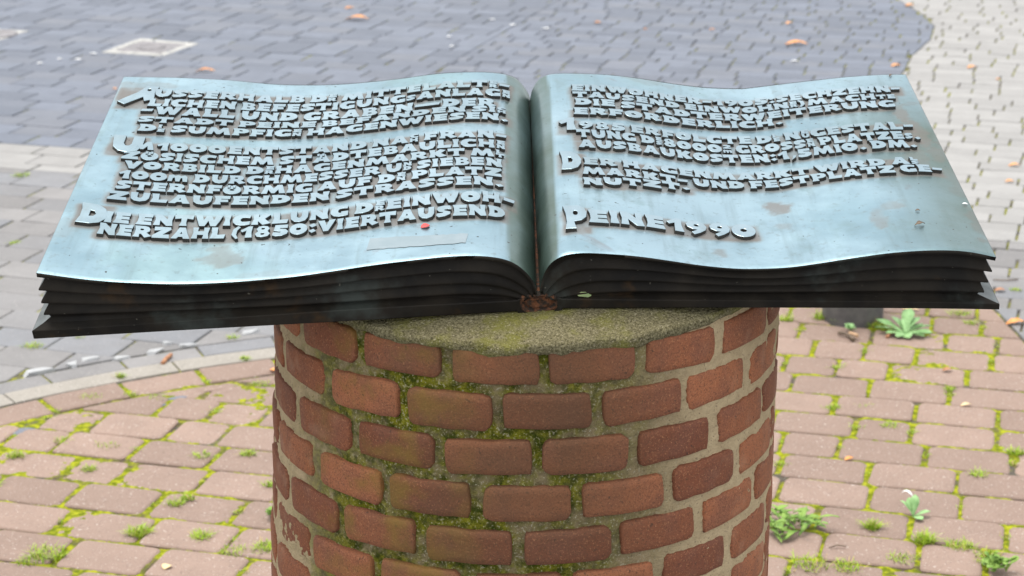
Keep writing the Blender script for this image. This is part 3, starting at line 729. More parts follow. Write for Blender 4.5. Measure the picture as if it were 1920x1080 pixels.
def adv(t):
    k_, c_ = t
    if k_ == 'sp': return c_
    if k_ == 'st': return 0.52 * max(GL[x][0] for x in c_) + 6
    if k_ == 'sm': return 0.66 * GL[c_][0] + 6
    return GL[BASE.get(c_, c_)][0] + 6
LINES = [
 ('L', 'USSERHALB D[ER] MITTELALT[ER]-', (287, 180), (957, 169.5), None), ('L', 'LICHEN BEFESTIGUNG<S>ANLAG[EN]', (275, 197.5), (957, 185), None),
 ('L', '-WALL UND GRABEN_DER', (261, 212), (931, 200), None), ('L', 'STADT PEINE BEFANDEN SI[CH]', (256, 227.5), (950, 214), None), ('L', 'D[IE] SUMPFIG[EN] HAGENWIESEN.', (256, 244.5), (954, 229.5), None),
 ('L', 'M`1000`ENTSTAND NA[CH] FRAN-', (243, 278), (952, 264), 1.0), ('L', 'ZÖSISCHEM STÄDTEBAULICH[EN]', (226, 296), (948, 280.5), None), ('L', 'VORBILD D[ER]HAGENMARKT M[IT]', (229, 314), (947, 297), None),
 ('L', '100m DURCHMESSER U[ND] SIEBEN', (219, 332.5), (943, 314), None), ('L', 'STERNFÖRMIG AUF D[EN] PLATZ', (214, 352), (943, 332.5), None), ('L', 'ZULAUFENDEN STRASSEN.', (199, 371.5), (946, 351.5), None),
 ('L', 'IE ENTWICKLUNG D[ER]EINWOH-', (193, 415), (967, 391), 1.0), ('L', 'NERZAHL (1850:VIERTAUSEND', (180, 436.5), (949, 410.5), None),
 ('R', 'EINWOHNER-1905:SECHZEHN-', (1071, 169), (1692, 171.5), None), ('R', 'TAUSEND EINWOHN[ER])`MACH<T><E>', (1074, 181.5), (1682, 184.5), None), ('R', 'DIE STADTERWEITERUNG', (1077, 195.5), (1682, 199.5), None),
 ('R', 'ERFORDERLICH.', (1075, 213), (1472, 231.5), None), ('R', '985 ERFOLGTE D[IE] N[EU]GESTAL-', (1084, 240), (1718, 242.5), 1.0), ('R', 'TUNG D[ES]8000[2m] GROSS[EN] PLATZE<S>.', (1082, 256), (1729, 261), None), ('R', 'AUSBAUKOSTEN:1,5MIO. DM.', (1085, 275), (1723, 276), None),
 ('R', 'ER HAGENMARKT WIRD A[LS]', (1094, 307.5), (1726, 307), 1.0), ('R', 'MARKT- UND FESTPLATZ GE-', (1092, 325.5), (1772, 324), None), ('R', 'NUTZT.', (1094, 345), (1296, 355.5), None),
 ('R', 'EINE`1990', (1104, 415.5), (1423, 443), 1.0),
]
BIGS = [('L', 'a', (217, 194), (286, 194), 40), ('L', 'U', (203, 281), (266, 281), 31), ('L', 'D', (139, 414.5), (198, 414.5), 39), ('R', '1', (1050, 243.5), (1082, 243.5), 22), ('R', 'D', (1053, 318), (1093, 318), 34), ('R', 'P', (1061, 429.5), (1105, 429.5), 43)]
letters = []          # (side, char, u, v, sx, sy)
prev = {}
for side, txt, p0, p1, fac in LINES:
    u0, v0 = page_uv(side, *p0); u1, v1 = page_uv(side, *p1)
    vm = (v0 + v1) / 2
    if fac is None and side in prev: cap = 0.82 * (prev[side] - vm)
    else: cap = None
    prev[side] = vm
    tk = parse(txt); tot = sum(adv(t) for t in tk); sx = (u1 - u0) / tot
    letters.append([side, tk, u0, v0, u1, v1, sx, cap])
for i, l in enumerate(letters):
    if l[7] is None:
        j = i + 1 if i + 1 < len(letters) and letters[i + 1][0] == l[0] else i - 1
        l[7] = letters[j][7] or 0.036
    l[7] = min(l[7], 0.040)
letters[-1][7] = 0.036
for l in letters:
    if l[1] == parse('EINWOHNER-1905:SECHZEHN-'): l[7] *= 1.12
LET = []
for side, tk, u0, v0, u1, v1, sx, cap in letters:
    x = 0.0
    for t in tk:
        a = adv(t); f0 = x * sx / (u1 - u0); u = u0 + x * sx; v = v0 + (v1 - v0) * f0 + rnd.uniform(-.0006, .0006); k_, c_ = t
        if k_ == 'ch':
            LET.append((side, BASE.get(c_, c_), u, v, sx, cap, LH))
            if c_ in BASE: LET.append((side, '"', u + 26 * sx, v - 0.12 * cap, sx, cap, LH + 0.0015))
        elif k_ == 'sm': LET.append((side, c_, u, v + 0.05 * cap, sx * 0.66, cap * 0.7, LH))
        elif k_ == 'st':
            for q, c1 in enumerate(c_): LET.append((side, c1, u, v + (0.53 * cap if q == 0 else 0), sx * 0.52 * max(GL[y][0] for y in c_) / GL[c1][0] if c1 != 'I' else sx * 0.6, cap * 0.47, LH))
        x += a
for side, ch, p0, p1, hpx in BIGS:
    u0, v0 = page_uv(side, *p0); u1, _ = page_uv(side, *p1); _, v1 = page_uv(side, p0[0], p0[1] - hpx)
    LET.append((side, ch, u0, v0, (u1 - u0) / GL[ch][0], min(v1 - v0, 0.07), LH))
LET.sort(key=lambda l: (l[3] - (0.1 if l[5] > 0.045 else 0)))
dirtpts = {'L': [], 'R': []}
JL = {'L': Join(), 'R': Join()}
for n_, (side, ch, u, v, sx, cap, h) in enumerate(LET):
    wd = GL[ch][0] * sx; um = u + wd / 2; e = 0.006
    sl_ = (page_w(side, um + e, v) - page_w(side, um - e, v)) / (2 * e)
    tx = EX + sl_ * EZ; tx /= np.linalg.norm(tx); nz = np.cross(tx, DB); nz /= np.linalg.norm(nz)
    base = O + um * EX + v * DB + page_w(side, um, v) * EZ - tx * wd / 2
    M = Matrix(((tx[0] * sx * 100, DB[0] * cap, nz[0] * h, base[0]), (tx[1] * sx * 100, DB[1] * cap, nz[1] * h, base[1]), (tx[2] * sx * 100, DB[2] * cap, nz[2] * h, base[2]), (0, 0, 0, 1)))
    dirtpts[side].append((um, v + cap * 0.45, wd / 2, cap * 0.5))
    me, V, Fc, Mi = gmesh(ch)
    if n_ < 300:
        o = bpy.data.objects.new('raised_letter', me); link(o, Matrix.Identity(4), halves[side]['obj'])
        # exact placement, including the slight skew of the cast
        o.matrix_basis = M
    else:
        o_ = len(JL[side].V); JL[side].V += [tuple(M @ Vector(p)) for p in V]; JL[side].F += [tuple(i + o_ for i in f_) for f_ in Fc]; JL[side].M += Mi
for side in 'LR':
    if JL[side].V: tag(JL[side].obj('remaining_letters', [M_LETTER, M_FLANK], halves[side]['obj']), kind='stuff')
STAINS = {'L': [(415, 482, .026, .03, .55), (730, 505, .05, .012, .3), (490, 520, .03, .02, .22), (905, 372, .02, .014, .4), (110, 345 + 80, .02, .03, .25), (270, 160, .05, .012, .45)],
          'R': [(1464, 391, .017, .02, .8), (1645, 408, .012, .03, .55), (1672, 382, .018, .014, .5), (1352, 474, .012, .013, .6), (1470, 425, .012, .012, .4), (1215, 152, .04, .016, .3), (1715, 385 - 90, .02, .05, .4), (1690, 215, .01, .04, .7), (1712, 238, .014, .03, .7), (1735, 262, .016, .04, .65), (1755, 285, .012, .03, .5), (1800, 345, .016, .05, .3), (1835, 425, .012, .05, .45)]}
# dirt between the letters, green patina and painted reflection by gutter and outer edge
for side in 'LR':
    h = halves[side]; U, Vv = h['U'], h['V']; d = np.full(U.shape, 9.0)
    for um, vm, hw, hv in dirtpts[side]:
        d = np.minimum(d, np.hypot(np.maximum(np.abs(U - um) - hw, 0), np.maximum(np.abs(Vv - vm) - hv, 0)))
    dirt = 0.92 - 0.92 * sstep(0.0005, 0.009, d + 0.006 * (vnoise(U, Vv, 40, 6) - 0.5))
    for (x, y, rx, ry, am) in STAINS[side]:
        us, vs2 = page_uv(side, x, y, 0); rr_ = np.hypot((U - us) / rx, (Vv - vs2) / ry) + 0.9 * (vnoise(U, Vv, 60, 2) - .5) + 0.5 * (vnoise(U, Vv, 160, 7) - .5); dirt = np.maximum(dirt, am * (1 - sstep(0.7, 1.15, rr_)))
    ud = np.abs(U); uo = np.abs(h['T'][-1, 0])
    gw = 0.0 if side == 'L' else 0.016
    ver_refl = (1 - sstep(0.037 - gw, 0.042 - gw, ud + 0.006 * (vnoise(U, Vv, 9, 3) - .5))) * 1.0  # sharp dark reflection along the fold, painted over the patina
    if side == 'R': ver_refl = np.maximum(ver_refl, 0.85 * sstep(0.16, 0.03, uo - ud + 0.07 * (vnoise(U, Vv, 7, 9) - .5)) * sstep(0.42, 0.12, np.abs(Vv - .24)) * (0.75 + 0.5 * vnoise(U, Vv, 14, 4)))  # darker reflection of the outer slope, painted as green tint
    def put(name, arr):
        if side == 'L': arr = arr[:, ::-1]
        at = h['mesh'].attributes.new(name, 'FLOAT', 'POINT'); buf = np.zeros(len(h['mesh'].vertices), np.float32); buf[:arr.size] = arr.reshape(-1); at.data.foreach_set('value', buf)
    put('dirt', dirt); put('verdigris_reflection', ver_refl)

# tape residue, scraps on the book
def page_pt(side, u, v, h=0.0): return BP(u, v, page_w(side, u, v) + h)
tv = []
for t in np.linspace(0, 1, 24):
    for x, y in ((694 + 184 * t, 447 - 9 * t), (687 + 186 * t, 469 - 13.5 * t)):
        u, v = page_uv('L', x, y, 0); tv.append(page_pt('L', u, v + (rnd.uniform(-.0012, .0012)), 0.0005))
mobj('tape_residue', mesh('tape_residue', tv, [(2 * i + 1, 2 * i + 3, 2 * i + 2, 2 * i) for i in range(23)], M_TAPE), halves['L']['obj'])

# ------------------------------------------------------------------ pedestal
R = 0.35; Z1, CO, BH = 0.9567, 0.05977, 0.0468
def rs(z): return 1.0 + (0.88 - np.asarray(z, float)) * 0.072           # the shaft widens a little downwards
def xo(z): return (np.asarray(z, float) - 0.825) * 0.036                   # and leans slightly
ped = empty('brick_pedestal', (0, 0, 0)); tag(ped, 'round red brick pedestal with mossy mortar carrying the bronze book', 'pedestal')
def cap_z(x, y):
    x, y = np.asarray(x, float), np.asarray(y, float)
    u = (x - O[0]) * EX[0] + (y - O[1]) * EX[1]
    cbL, cbR = halves['L']['CB'], halves['R']['CB']; A = np.vstack([cbL[::-1], cbR]); A = A[np.argsort(A[:, 0])]
    w = np.interp(u, A[:, 0], A[:, 1]) - 0.0015
    return O[2] + (w - (x - O[0]) * EZ[0] - (y - O[1]) * EZ[1]) / EZ[2]
nph = 520; ph = np.linspace(-math.pi, math.pi, nph, endpoint=False)
zrim = cap_z(R * np.sin(ph), -R * np.cos(ph)) - 0.014
tt = np.linspace(0, 1, 250); PH, TT = np.meshgrid(ph, tt); ZZ = TT * zrim[None]
frontw = 1 - sstep(0.35, 1.0, np.abs(PH + 0.1))
rec = 0.0031 + 0.0050 * frontw
nz_ = 0.0042 * (vnoise(PH * R, ZZ, 45, 1) - 0.5) + 0.0028 * (vnoise(PH * R, ZZ, 140, 2) - 0.5) + 0.0016 * (vnoise(PH * R, ZZ, 330, 5) - 0.5)
RR = R - rec + nz_
mobj('mortar', gridmesh('mortar', np.stack([RR * rs(ZZ) * np.sin(PH) + xo(ZZ), -RR * rs(ZZ) * np.cos(PH), ZZ], -1), M_MORTAR, closed=True), ped)
def brick_mesh(ha, seed, hh=BH):
    q = random.Random(seed); wd = ha * R * 2; ol = rrect(wd, hh, 0.009, 0.0014, q)
    # refine the outline so edges look worn
    pts = []
    for i in range(len(ol)):
        a, b = ol[i], ol[(i + 1) % len(ol)]; n = max(1, int(np.hypot(*(b - a)) / 0.012))
        for t in range(n): pts.append(a + (b - a) * t / n + np.array([q.uniform(-.0009, .0009), q.uniform(-.0009, .0009)]))
    P = np.array(pts); n = len(P); V = []; Fc = []
    for sc, r_ in ((1.0, R - 0.045), (1.0, R - 0.0055), (0.985, R - 0.002), (0.955, R - 0.0004), (0.6, R + 0.0002), (0.25, R + 0.0003)):
        for x, y in P: a = x * (sc if sc > .9 else sc) / R; V.append((r_ * math.sin(a), -r_ * math.cos(a), y * (sc if sc < .9 else 1 - (1 - sc) * 1.9)))
    V.append((0, -(R + 0.0003), 0))
    for l in range(5):
        for i in range(n): j = (i + 1) % n; Fc.append((l * n + i, l * n + j, (l + 1) * n + j, (l + 1) * n + i))
    for i in range(n): Fc.append((5 * n + i, 5 * n + (i + 1) % n, 6 * n))
    return V, Fc
SP = math.radians(20.55); GAP = 0.0148
bvar = [brick_mesh((SP - GAP / R) / 2, i) for i in range(9)]
bmesh_ = [mesh('brick', V, Fc, M_BRICK, smooth=True) for V, Fc in bvar]
phase = {0: 12.5, 1: 2.7, 2: -6.7, 3: 1.8, 4: -10.2, 5: -1.2, 6: 9.0}
JB = Join()
for k_ in range(-1, 17):
    zc = Z1 - (k_ - 1) * CO + BH / 2
    if zc < BH / 2: break
    p0 = math.radians(phase.get(k_, 10.0 if k_ % 2 else 0.0)); n = 17
    for i in range(-8, 9):
        a = p0 + SP * (i + 0.5); a = (a + math.pi) % (2 * math.pi) - math.pi
        topz = zc + BH / 2; lim = float(cap_z(R * math.sin(a), -R * math.cos(a))) - 0.006
        lim = min(lim, float(cap_z(R * math.sin(a - .1), -R * math.cos(a - .1))) - .006, float(cap_z(R * math.sin(a + .1), -R * math.cos(a + .1))) - .006)
        if topz > lim: continue
        f_ = float(rs(zc)); M = Matrix.Translation((float(xo(zc)), 0, 0)) @ Matrix.Diagonal((f_, f_, 1, 1)) @ Matrix.Rotation(a + rnd.uniform(-.006, .006), 4, 'Z') @ Matrix.Translation((0, rnd.uniform(-.0010, .0016), zc + rnd.uniform(-.0012, .0012))) @ Matrix.Rotation(rnd.uniform(-.02, .02), 4, 'Y')
        vi = rnd.randrange(9)
        if k_ <= 10: mobj('brick', bmesh_[vi], ped, M)
        else: JB.add([M @ Vector(v) for v in bvar[vi][0]], bvar[vi][1])
tag(JB.obj('lower_bricks', M_BRICK, ped, True), kind='stuff')
# concrete cap bedding the book
nr = 70; rad = np.concatenate([np.linspace(0.0, 1.0, nr) * (R + 0.0005), [R + 0.002, R + 0.0015, R - 0.004, R - 0.02]])
PHc, RD = np.meshgrid(np.linspace(-math.pi, math.pi, 300, endpoint=False), rad)
X, Y = RD * np.sin(PHc), -RD * np.cos(PHc); Zc = cap_z(X, Y)
ahead = sstep(0.0, 0.05, -((X - O[0]) * NF[0] + (Y - O[1]) * NF[1]) )
lump = ahead * (0.006 * (vnoise(X, Y, 28, 2) - 0.3) + 0.004 * (vnoise(X, Y, 80, 3) - 0.5) + 0.002 * (vnoise(X, Y, 240, 4) - 0.5))
drop = 0.009 * sstep(0.80, 1.0, RD / R) ** 1.5
Zc = Zc + lump - drop
lipn = 0.009 + 0.008 * vnoise(PHc * R, PHc * 0, 22, 7) + 0.006 * vnoise(PHc * R, PHc * 0, 90, 8)
for i, f_ in enumerate((0.25, 0.7, 1.0, 1.1)): Zc[nr + i] = Zc[nr - 1] - lipn[nr + i] * f_
rj = np.ones_like(RD); rj[nr - 1:nr + 2] += 0.008 * (vnoise(PHc[nr - 1:nr + 2] * R, RD[nr - 1:nr + 2] * 30, 60, 6) - 0.45)
mobj('concrete_cap', gridmesh('concrete_cap', np.stack([X * rj * rs(Zc) + xo(Zc), Y * rj * rs(Zc), Zc], -1), M_CAP, closed=True), ped)

# ------------------------------------------------------------------ bollard
bc = gp(1606, 611); bx_, by_ = bc[0], bc[1] + 0.07
boll = empty('bollard', (bx_, by_, 0)); tag(boll, 'plain grey cylindrical bollard standing behind the book beside a leafy weed', 'bollard')
def lathe(name, prof_, mat, cx, cy, parent, n=40, smooth=True):
    a = np.linspace(0, 2 * math.pi, n, endpoint=False)
    V = np.array([[(cx + r_ * math.cos(t), cy + r_ * math.sin(t), z_) for t in a] for r_, z_ in prof_]); return mobj(name, gridmesh(name, V, mat, closed=True, smooth=smooth), parent)
lathe('post', [(0.0865, -0.03), (0.0865, 0.0), (0.086, 0.5), (0.086, 0.545)], M_BOLLARD, bx_, by_, boll)
lathe('domed_top', [(0.089, 0.535), (0.089, 0.548), (0.082, 0.56), (0.06, 0.572), (0.03, 0.578), (0.0001, 0.58)], M_BOLLARD, bx_, by_, boll)

# ------------------------------------------------------------------ inspection covers in the grey paving
def cover(corners, name, label, roundlid):
    C = [gp(*c_)[:2] for c_ in corners]; ctr = np.mean(C, 0); root = empty(name, (ctr[0], ctr[1], 0)); tag(root, label, 'manhole cover')
    for i in range(4):
        a, b = C[i], C[(i + 1) % 4]; ia, ib = a + (ctr - a) * 0.26, b + (ctr - b) * 0.26; n = 4
        for j in range(n):
            q = [a + (b - a) * (j + .03) / n, a + (b - a) * (j + .97) / n, ia + (ib - ia) * (j + .97) / n, ia + (ib - ia) * (j + .03) / n]
            q = [p + np.array([rnd.uniform(-.006, .006), rnd.uniform(-.006, .006)]) for p in q]
            if np.cross(q[1] - q[0], q[2] - q[1]) < 0: q = q[::-1]
            V, Fc = slab(q, 0.004, 0.004); mobj('frame_stone', mesh('frame_stone', V, Fc, M_STONE), root)
    q = [c_ + (ctr - c_) * 0.28 for c_ in C]
    if np.cross(q[1] - q[0], q[2] - q[1]) < 0: q = q[::-1]
    V, Fc = slab(q, 0.003, 0.004); mobj('iron_lid', mesh('iron_lid', V, Fc, M_IRON), root)
    lathe('lid_boss', [(0.07, 0.002), (0.07, 0.007), (0.055, 0.008), (0.05, 0.005), (0.0001, 0.005)] if not roundlid else [(0.12, 0.002), (0.12, 0.008), (0.105, 0.009), (0.10, 0.006), (0.0001, 0.006)], M_IRON, ctr[0], ctr[1], root, 24)
cover([(190, 98.5), (262, 73), (374, 82), (306, 105.5)], 'drain_cover', 'small square iron drain cover framed by pale stones in grey paving', False)
cover([(-62, 78), (-40, 53), (53, 58.5), (0, 76)], 'manhole_cover', 'pale manhole cover with a stone frame cut by the paving edge', True)

# ------------------------------------------------------------------ grass, weeds, litter
J = Join()
def blade(J, base, h, ang, lean, w, mi):
    dx, dy = math.cos(ang), math.sin(ang); px, py = -dy * w / 2, dx * w / 2
    V = []
    for t in (0, 0.45, 0.8): 
        o = lean * t * t * h; z = h * t * (1 - 0.25 * lean * t); V += [(base[0] + dx * o + px * (1 - t * .6), base[1] + dy * o + py * (1 - t * .6), base[2] + z), (base[0] + dx * o - px * (1 - t * .6), base[1] + dy * o - py * (1 - t * .6), base[2] + z)]
    V.append((base[0] + dx * lean * h, base[1] + dy * lean * h, base[2] + h * (1 - .3 * lean)))
    J.add(V, [(0, 1, 3, 2), (2, 3, 5, 4), (4, 5, 6)], mi)
def tuft(J, p, n, h, spread, dry=0.15, lean=0.7):
    for _ in range(n):
        a = rnd.uniform(0, 6.283); r_ = spread * math.sqrt(rnd.random())
        blade(J, (p[0] + r_ * math.cos(a), p[1] + r_ * math.sin(a) * 0.8, -0.006), h * rnd.uniform(0.35, 1.0), rnd.uniform(0, 6.283), rnd.uniform(0.1, lean * 1.5), rnd.uniform(.0014, .003), 1 if rnd.random() < dry else 0)
for p in joint_pts:
    if abs(p[0]) > 1.6 or p[1] < .85: continue
    r_ = rnd.random()
    if r_ < 0.42: tuft(J, p, rnd.randint(18, 45), rnd.uniform(.010, .018), 0.014, 0.3, 1.0)
    elif r_ < 0.60: tuft(J, p, rnd.randint(45, 90), rnd.uniform(.014, .024), 0.020, 0.22, 1.0)
for x, y, n, h, s_ in [(262, 1000, 150, .034, .026), (378, 1008, 120, .03, .022), (90, 1040, 160, .032, .04), (60, 1052, 90, .025, .03), (440, 1035, 110, .024, .03), (500, 1030, 140, .032, .03), (330, 945, 70, .026, .02), (352, 935, 70, .026, .016), (30, 855, 80, .028, .02), (165, 880, 60, .024, .018),
                       (380, 857, 80, .026, .022), (465, 852, 80, .026, .018), (200, 838, 70, .022, .03), (510, 910, 70, .03, .02), (490, 720, 60, .02, .025), (300, 745, 60, .018, .03), (170, 745, 80, .02, .03), (1636, 990, 150, .036, .016), (1735, 1015, 150, .04, .02), (1800, 1025, 110, .028, .03), (1850, 1040, 80, .026, .03),
                       (1520, 1060, 70, .04, .04), (1590, 1065, 70, .034, .03), (1690, 1050, 60, .03, .03), (1835, 892, 60, .03, .02), (1905, 850, 90, .03, .02), (1560, 765, 60, .022, .02), (1622, 762, 50, .02, .02), (1670, 798, 60, .022, .025), (1780, 730, 50, .022, .018), (1800, 590, 90, .03, .03), (1820, 607, 70, .026, .02),
                       (1540, 598, 80, .045, .022), (1585, 608, 60, .05, .02), (1640, 612, 60, .045, .02), (1660, 618, 50, .04, .02), (1475, 600, 60, .03, .02), (25, 455, 40, .02, .02), (38, 330, 50, .03, .03), (60, 650, 70, .026, .03), (435, 635, 50, .024, .014), (225, 708, 60, .03, .012), (458, 674, 60, .024, .014), (1905, 545, 60, .022, .02), (150, 633, 40, .02, .015)]:
    tuft(J, gp(x, y), int(n * 1.7), h * 0.85, s_, 0.14, 0.9)
tag(J.obj('joint_grass', [M_GRASS, M_DRY]), 'short grass tufts sprouting from the joints of the red paving', 'grass', None, 'stuff')

# sparse moss specks in the grey and light end joints are part of the bed material
def leafshape(L, wd, curl, n=7, tip=0.6, fold=0.15, wav=0.0, seed=0):
    q = random.Random(seed); V = []; Fc = []
    for i in range(n + 1):
        t = i / n; w = wd * math.sin(math.pi * min(1, t ** tip * 0.97 + 0.03)) ** 0.8 * 0.5; x = L * t; z = curl * math.sin(t * math.pi * 0.9) * L
        dz = q.uniform(-wav, wav) * L
        V += [(x, -w, z + fold * w + dz), (x, 0, z), (x, w, z + fold * w - dz)]
    for i in range(n):
        a = i * 3; Fc += [(a, a + 1, a + 4, a + 3), (a + 1, a + 2, a + 5, a + 4)]
    return V, Fc
def thick(me, o, t=0.0008):
    md = o.modifiers.new('thickness', 'SOLIDIFY'); md.thickness = t; md.offset = 0
def plant(name, label, base, leaves, mat, seed, tip=1.8, spread=0.0):
    root = empty(name, (base[0], base[1], 0.0)); tag(root, label, 'weed'); q = random.Random(seed)
    for i, (ang, L, wd, el, curl) in enumerate(leaves):
        V, Fc = leafshape(L, wd, curl, 8, tip, 0.3, 0.015, seed * 31 + i); me = mesh('leaf', V, Fc, mat, smooth=True)
        sa, sr = q.uniform(0, 6.283), spread * math.sqrt(q.random())
        M = Matrix.Translation((base[0] + sr * math.cos(sa) * 1.2, base[1] + sr * math.sin(sa), 0.004 + (q.uniform(0, .02) if spread > .02 else 0))) @ Matrix.Rotation(math.radians(ang), 4, 'Z') @ Matrix.Rotation(-math.radians(el), 4, 'Y') @ Matrix.Rotation(q.uniform(-.4, .4), 4, 'X')
        o = mobj('leaf', me, root, M); thick(me, o)
q = random.Random(3)
b = gp(1697, 628)
plant('rosette_weed', 'leafy pale green rosette weed growing at the foot of the bollard', b, [(72, .10, .036, 26, .05), (50, .085, .026, 16, .1), (112, .08, .026, 18, .1), (135, .10, .022, 10, .06), (15, .085, .026, 8, .08), (-12, .075, .024, 5, .05), (-38, .06, .028, 3, .03), (168, .085, .022, 8, .06), (195, .06, .024, 6, .04), (228, .05, .022, 4, .04), (-85, .045, .028, 3, .02), (32, .07, .022, 12, .06), (92, .05, .02, 38, .05)], M_WEED, 4)
b = gp(1478, 992)
plant('spreading_weed', 'sprawling weed with many narrow leaves beside the brick pedestal', b, [(q.uniform(-150, 170), q.uniform(.03, .06), q.uniform(.008, .013), q.uniform(-6, 30), q.uniform(.02, .16)) for _ in range(60)], M_WEED2, 5, 1.2, 0.05)
b = gp(1712, 972)
plant('small_weed', 'small broad leaved weed with a white scrap caught in it', b, [(100, .045, .022, 45, .1), (75, .05, .02, 55, .1), (5, .04, .018, 15, .05), (140, .045, .014, 40, .1), (-60, .03, .02, 8, .03)], M_WEED, 6)
b = gp(1872, 1072)
plant('clover_weed', 'low rounded clover clump in the red paving joint', b, [(q.uniform(0, 360), q.uniform(.015, .03), q.uniform(.012, .018), q.uniform(5, 60), .08) for _ in range(34)], M_WEED2, 7, 1.6, 0.022)
b = gp(520, 972)
plant('sprouting_weed', 'little green sprout tight against the brick pedestal', b, [(q.uniform(90, 270), q.uniform(.02, .04), q.uniform(.014, .02), q.uniform(10, 50), .08) for _ in range(12)], M_WEED2, 8)
b = gp(1595, 622)
plant('seedling', 'tiny green seedling in front of the bollard', b, [(q.uniform(0, 360), q.uniform(.018, .03), q.uniform(.01, .014), q.uniform(15, 60), .08) for _ in range(14)], M_WEED, 9)

def litter(name, px, L, wd, ang, mat, label, cat, group=None, curl=0.12, z=0.003):
    b = gp(*px); V, Fc = leafshape(L, wd, curl, 6, 1.0, 0.25, 0.02, int(px[0])); me = mesh(name, V, Fc, mat, smooth=True)
    o = mobj(name, me, None, Matrix.Translation((b[0], b[1], z)) @ Matrix.Rotation(ang, 4, 'Z') @ Matrix.Translation((-L / 2, 0, 0))); thick(me, o); tag(o, label, cat, group)
LG = 'small orange leaves scattered over the grey and pale paving'
for px, L, wd, an in [((670, 38), .13, .05, -.2), ((655, 17), .05, .03, .3), ((1493, 85), .11, .05, -.1), ((1706, 12), .05, .035, 0), ((1121, 44), .035, .025, 0), ((1480, 45), .04, .03, .5), ((1822, 128), .05, .025, .3), ((1871, 150), .02, .016, 0), ((1902, 312), .045, .024, 0.1), ((1893, 342), .035, .02, 0), ((1335, 57), .03, .02, 0), ((1210, 56), .02, .016, 0), ((215, 168), .02, .018, 0), ((1680, 125), .05, .03, .2), ((385, 135), .09, .03, -.1)]:
    pale = px[0] > 1720
    litter('fallen_leaf', px, L, wd, an, M_LEAF_O, 'small dry orange leaf lying on the pale paving' if pale else 'small dry orange leaf lying on the dark grey paving', 'leaf', 'orange leaves on the pale paving' if pale else 'orange leaves on the grey paving')
litter('fallen_leaf', (1905, 608), .06, .03, .2, M_LEAF_O, 'orange curled leaf lying where red paving meets grey', 'leaf')
litter('fallen_leaf', (1875, 547), .035, .022, 0, M_LEAF_B, 'brown flat leaf on grey pavers below the book corner', 'leaf')
litter('fallen_leaf', (1776, 696), .028, .018, .3, M_LEAF_B, 'brown crumpled leaf on a red paver joint', 'leaf')
litter('fallen_leaf', (513, 697), .026, .02, -.6, M_LEAF_O, 'orange leaf scrap on moss close to the brick pedestal', 'leaf')
litter('fallen_leaf', (1592, 863), .026, .014, .5, M_LEAF_O, 'bright orange leaf in a joint among red pavers', 'leaf')
litter('fallen_leaf', (1707, 583), .05, .016, -.3, M_LEAF_Y, 'yellow tan leaf beside the bollard under the book', 'leaf')
litter('wood_chip', (1811, 762), .03, .014, .3, M_LEAF_Y, 'pale tan chip with a white speck lying on a red paver', 'wood chip')
litter('dry_petal', (313, 1066), .022, .022, 1.2, M_LEAF_Y, 'round pale dry petal standing in a mossy joint', 'petal')
litter('white_feather', (1700, 945), .028, .010, 2.6, M_WHITE, 'white downy scrap caught on the small weed', 'feather', None, 0.4, 0.02)
WG = 'white specks on the far paving'
for px in [(112, 112), (145, 113), (175, 102), (848 / 3 + 640, 38), (962, 48), (842, 70), (847, 88), (1490, 116), (1023, 55), (75, 120)]:
    litter('paper_scrap', px, rnd.uniform(.02, .05), .02, rnd.uniform(-.5, .5), M_WHITE, 'tiny white scrap lying on the distant grey paving', 'scrap', WG, 0.05)
# twigs
def twig(name, pts, r0, mat, label, cat='twig'):
    P = [Vector(p) for p in pts]; V = []; Fc = []; n = 7
    for i, p in enumerate(P):
        d = (P[min(i + 1, len(P) - 1)] - P[max(i - 1, 0)]).normalized(); a = d.cross(Vector((0, 0, 1))).normalized(); b_ = a.cross(d); r_ = r0 * rnd.uniform(.75, 1.2)
        V += [p + (a * math.cos(t) + b_ * math.sin(t)) * r_ for t in np.linspace(0, 6.283, n, endpoint=False)]
    for i in range(len(P) - 1):
        for j in range(n): k2 = (j + 1) % n; Fc.append((i * n + j, i * n + k2, (i + 1) * n + k2, (i + 1) * n + j))
    Fc += [tuple(range(n))[::-1], tuple(range((len(P) - 1) * n, len(P) * n))]
    return tag(mobj(name, mesh(name, V, Fc, mat, smooth=True)), label, cat)
def gz(x, y, z): p = gp(x, y); return (p[0], p[1], z)
twig('twig', [gz(1572, 629, .008), gz(1582, 631, .009), gz(1592, 634, .008), gz(1600, 641, .007)], .0055, M_TWIG, 'short dark twig lying on red pavers in front of the bollard')
twig('wood_splinter', [gz(1592, 633, .013), gz(1600, 635, .014), gz(1607, 638, .013)], .005, M_WOOD, 'pale split wood piece on the dark twig', 'wood')
twig('stem', [gz(1554, 1032, .006), gz(1570, 1030, .010), gz(1587, 1031, .008)], .0014, M_TWIG, 'thin dark stem on a red paver by the spreading weed')
twig('stem', [gz(1862, 527, .004), gz(1885, 529, .006), gz(1908, 526, .004)], .0022, M_TWIG, 'long thin stalk on grey pavers by the book corner')
twig('root_piece', [gz(305, 684, .004), gz(312, 676, .006), gz(321, 668, .005)], .005, M_LEAF_B, 'brown curved root piece on the grey kerb stones')
twig('root_piece', [gz(1663, 634, .004), gz(1670, 629, .008), gz(1679, 624, .005)], .005, M_LEAF_B, 'brown curved stalk at the foot of the bollard')
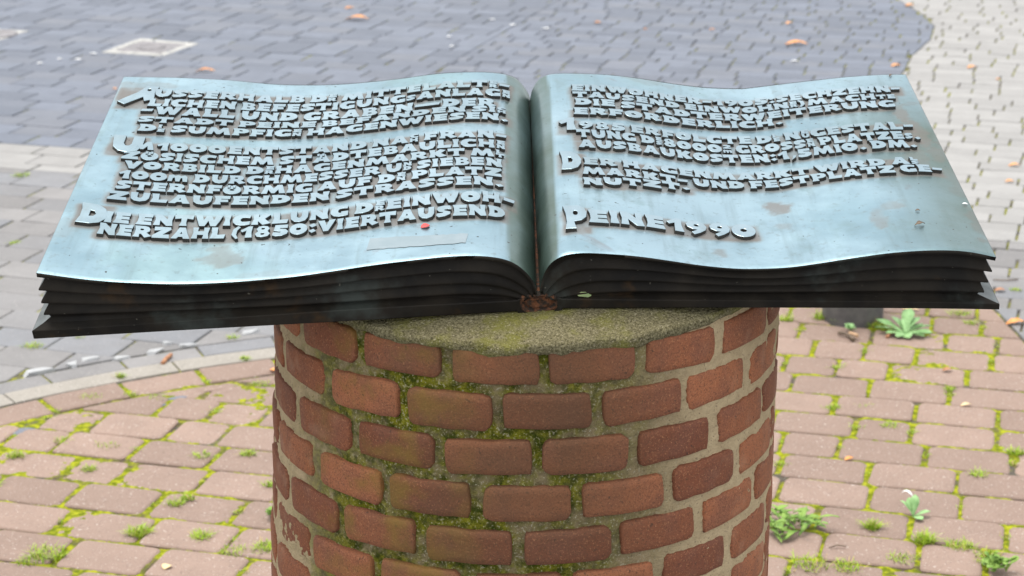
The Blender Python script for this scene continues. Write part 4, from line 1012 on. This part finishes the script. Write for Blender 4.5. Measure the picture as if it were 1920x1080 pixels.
# scraps on the book
def on_page(side, px, h=0.0): u, v = page_uv(side, *px, 0.0); return page_pt(side, u, v, h), u, v
def lay(side, px, V, Fc, mat, name, label, cat, ang=0.0, h=0.001):
    p, u, v = on_page(side, px, h); sl_ = (page_w(side, u + .006, v) - page_w(side, u - .006, v)) / .012; tx = EX + sl_ * EZ; tx /= np.linalg.norm(tx); nz = np.cross(tx, DB); nz /= np.linalg.norm(nz); ty = np.cross(nz, tx)
    M = Matrix(((tx[0], ty[0], nz[0], p[0]), (tx[1], ty[1], nz[1], p[1]), (tx[2], ty[2], nz[2], p[2]), (0, 0, 0, 1))) @ Matrix.Rotation(ang, 4, 'Z')
    me = mesh(name, V, Fc, mat, smooth=True); o = mobj(name, me, None, M); thick(me, o, 0.0006); return tag(o, label, cat)
V, Fc = leafshape(.012, .011, .06, 6, 1, .2, 0, 1); lay('L', (789, 428), V, Fc, M_RED_PETAL, 'petal', 'tiny red petal lying on the left page below the lettering', 'petal', 0.25)
V, Fc = leafshape(.014, .006, .22, 6, 1, .3, .05, 2); lay('R', (1715, 424), V, Fc, M_TWIG, 'bark_crumb', 'dark bark crumb on the blank lower right page', 'crumb', 0.2)
V, Fc = leafshape(.006, .004, .2, 4, 1, .3, .05, 3); lay('R', (1716, 396), V, Fc, M_TWIG, 'bark_crumb', 'smaller dark crumb above the bark crumb on the page', 'crumb', -0.2)
V, Fc = leafshape(.008, .003, .1, 4, 1, .3, .02, 4); lay('R', (1804, 383), V, Fc, M_WHITE, 'white_fleck', 'white fleck near the outer edge of the right page', 'fleck', 0.0)
V, Fc = leafshape(.009, .003, .2, 4, 1, .3, .05, 6); lay('R', (1667, 145), V, Fc, M_TWIG, 'seed_husk', 'thin dark husk at the far corner of the right page', 'husk', 0.9)
# lichen scrap sticking to the front edge of the cover
LP = [(1081, 553), (1090, 549), (1098, 549), (1104, 552), (1109, 556), (1103, 559), (1094, 558), (1085, 557)]
lp = [fp(*p) for p in LP]; V = [BP(u, 0.0075, w) for u, w in lp] + [BP(u, 0.0022, w) for u, w in lp]; n = len(lp)
Fc = [tuple(range(n, 2 * n))] + [tuple(range(n))[::-1]] + [(i, (i + 1) % n, n + (i + 1) % n, n + i) for i in range(n)]
tag(mobj('lichen_scrap', mesh('lichen_scrap', V, Fc, M_LICHEN)), 'grey green lichen scrap clinging to the front of the cover', 'lichen')
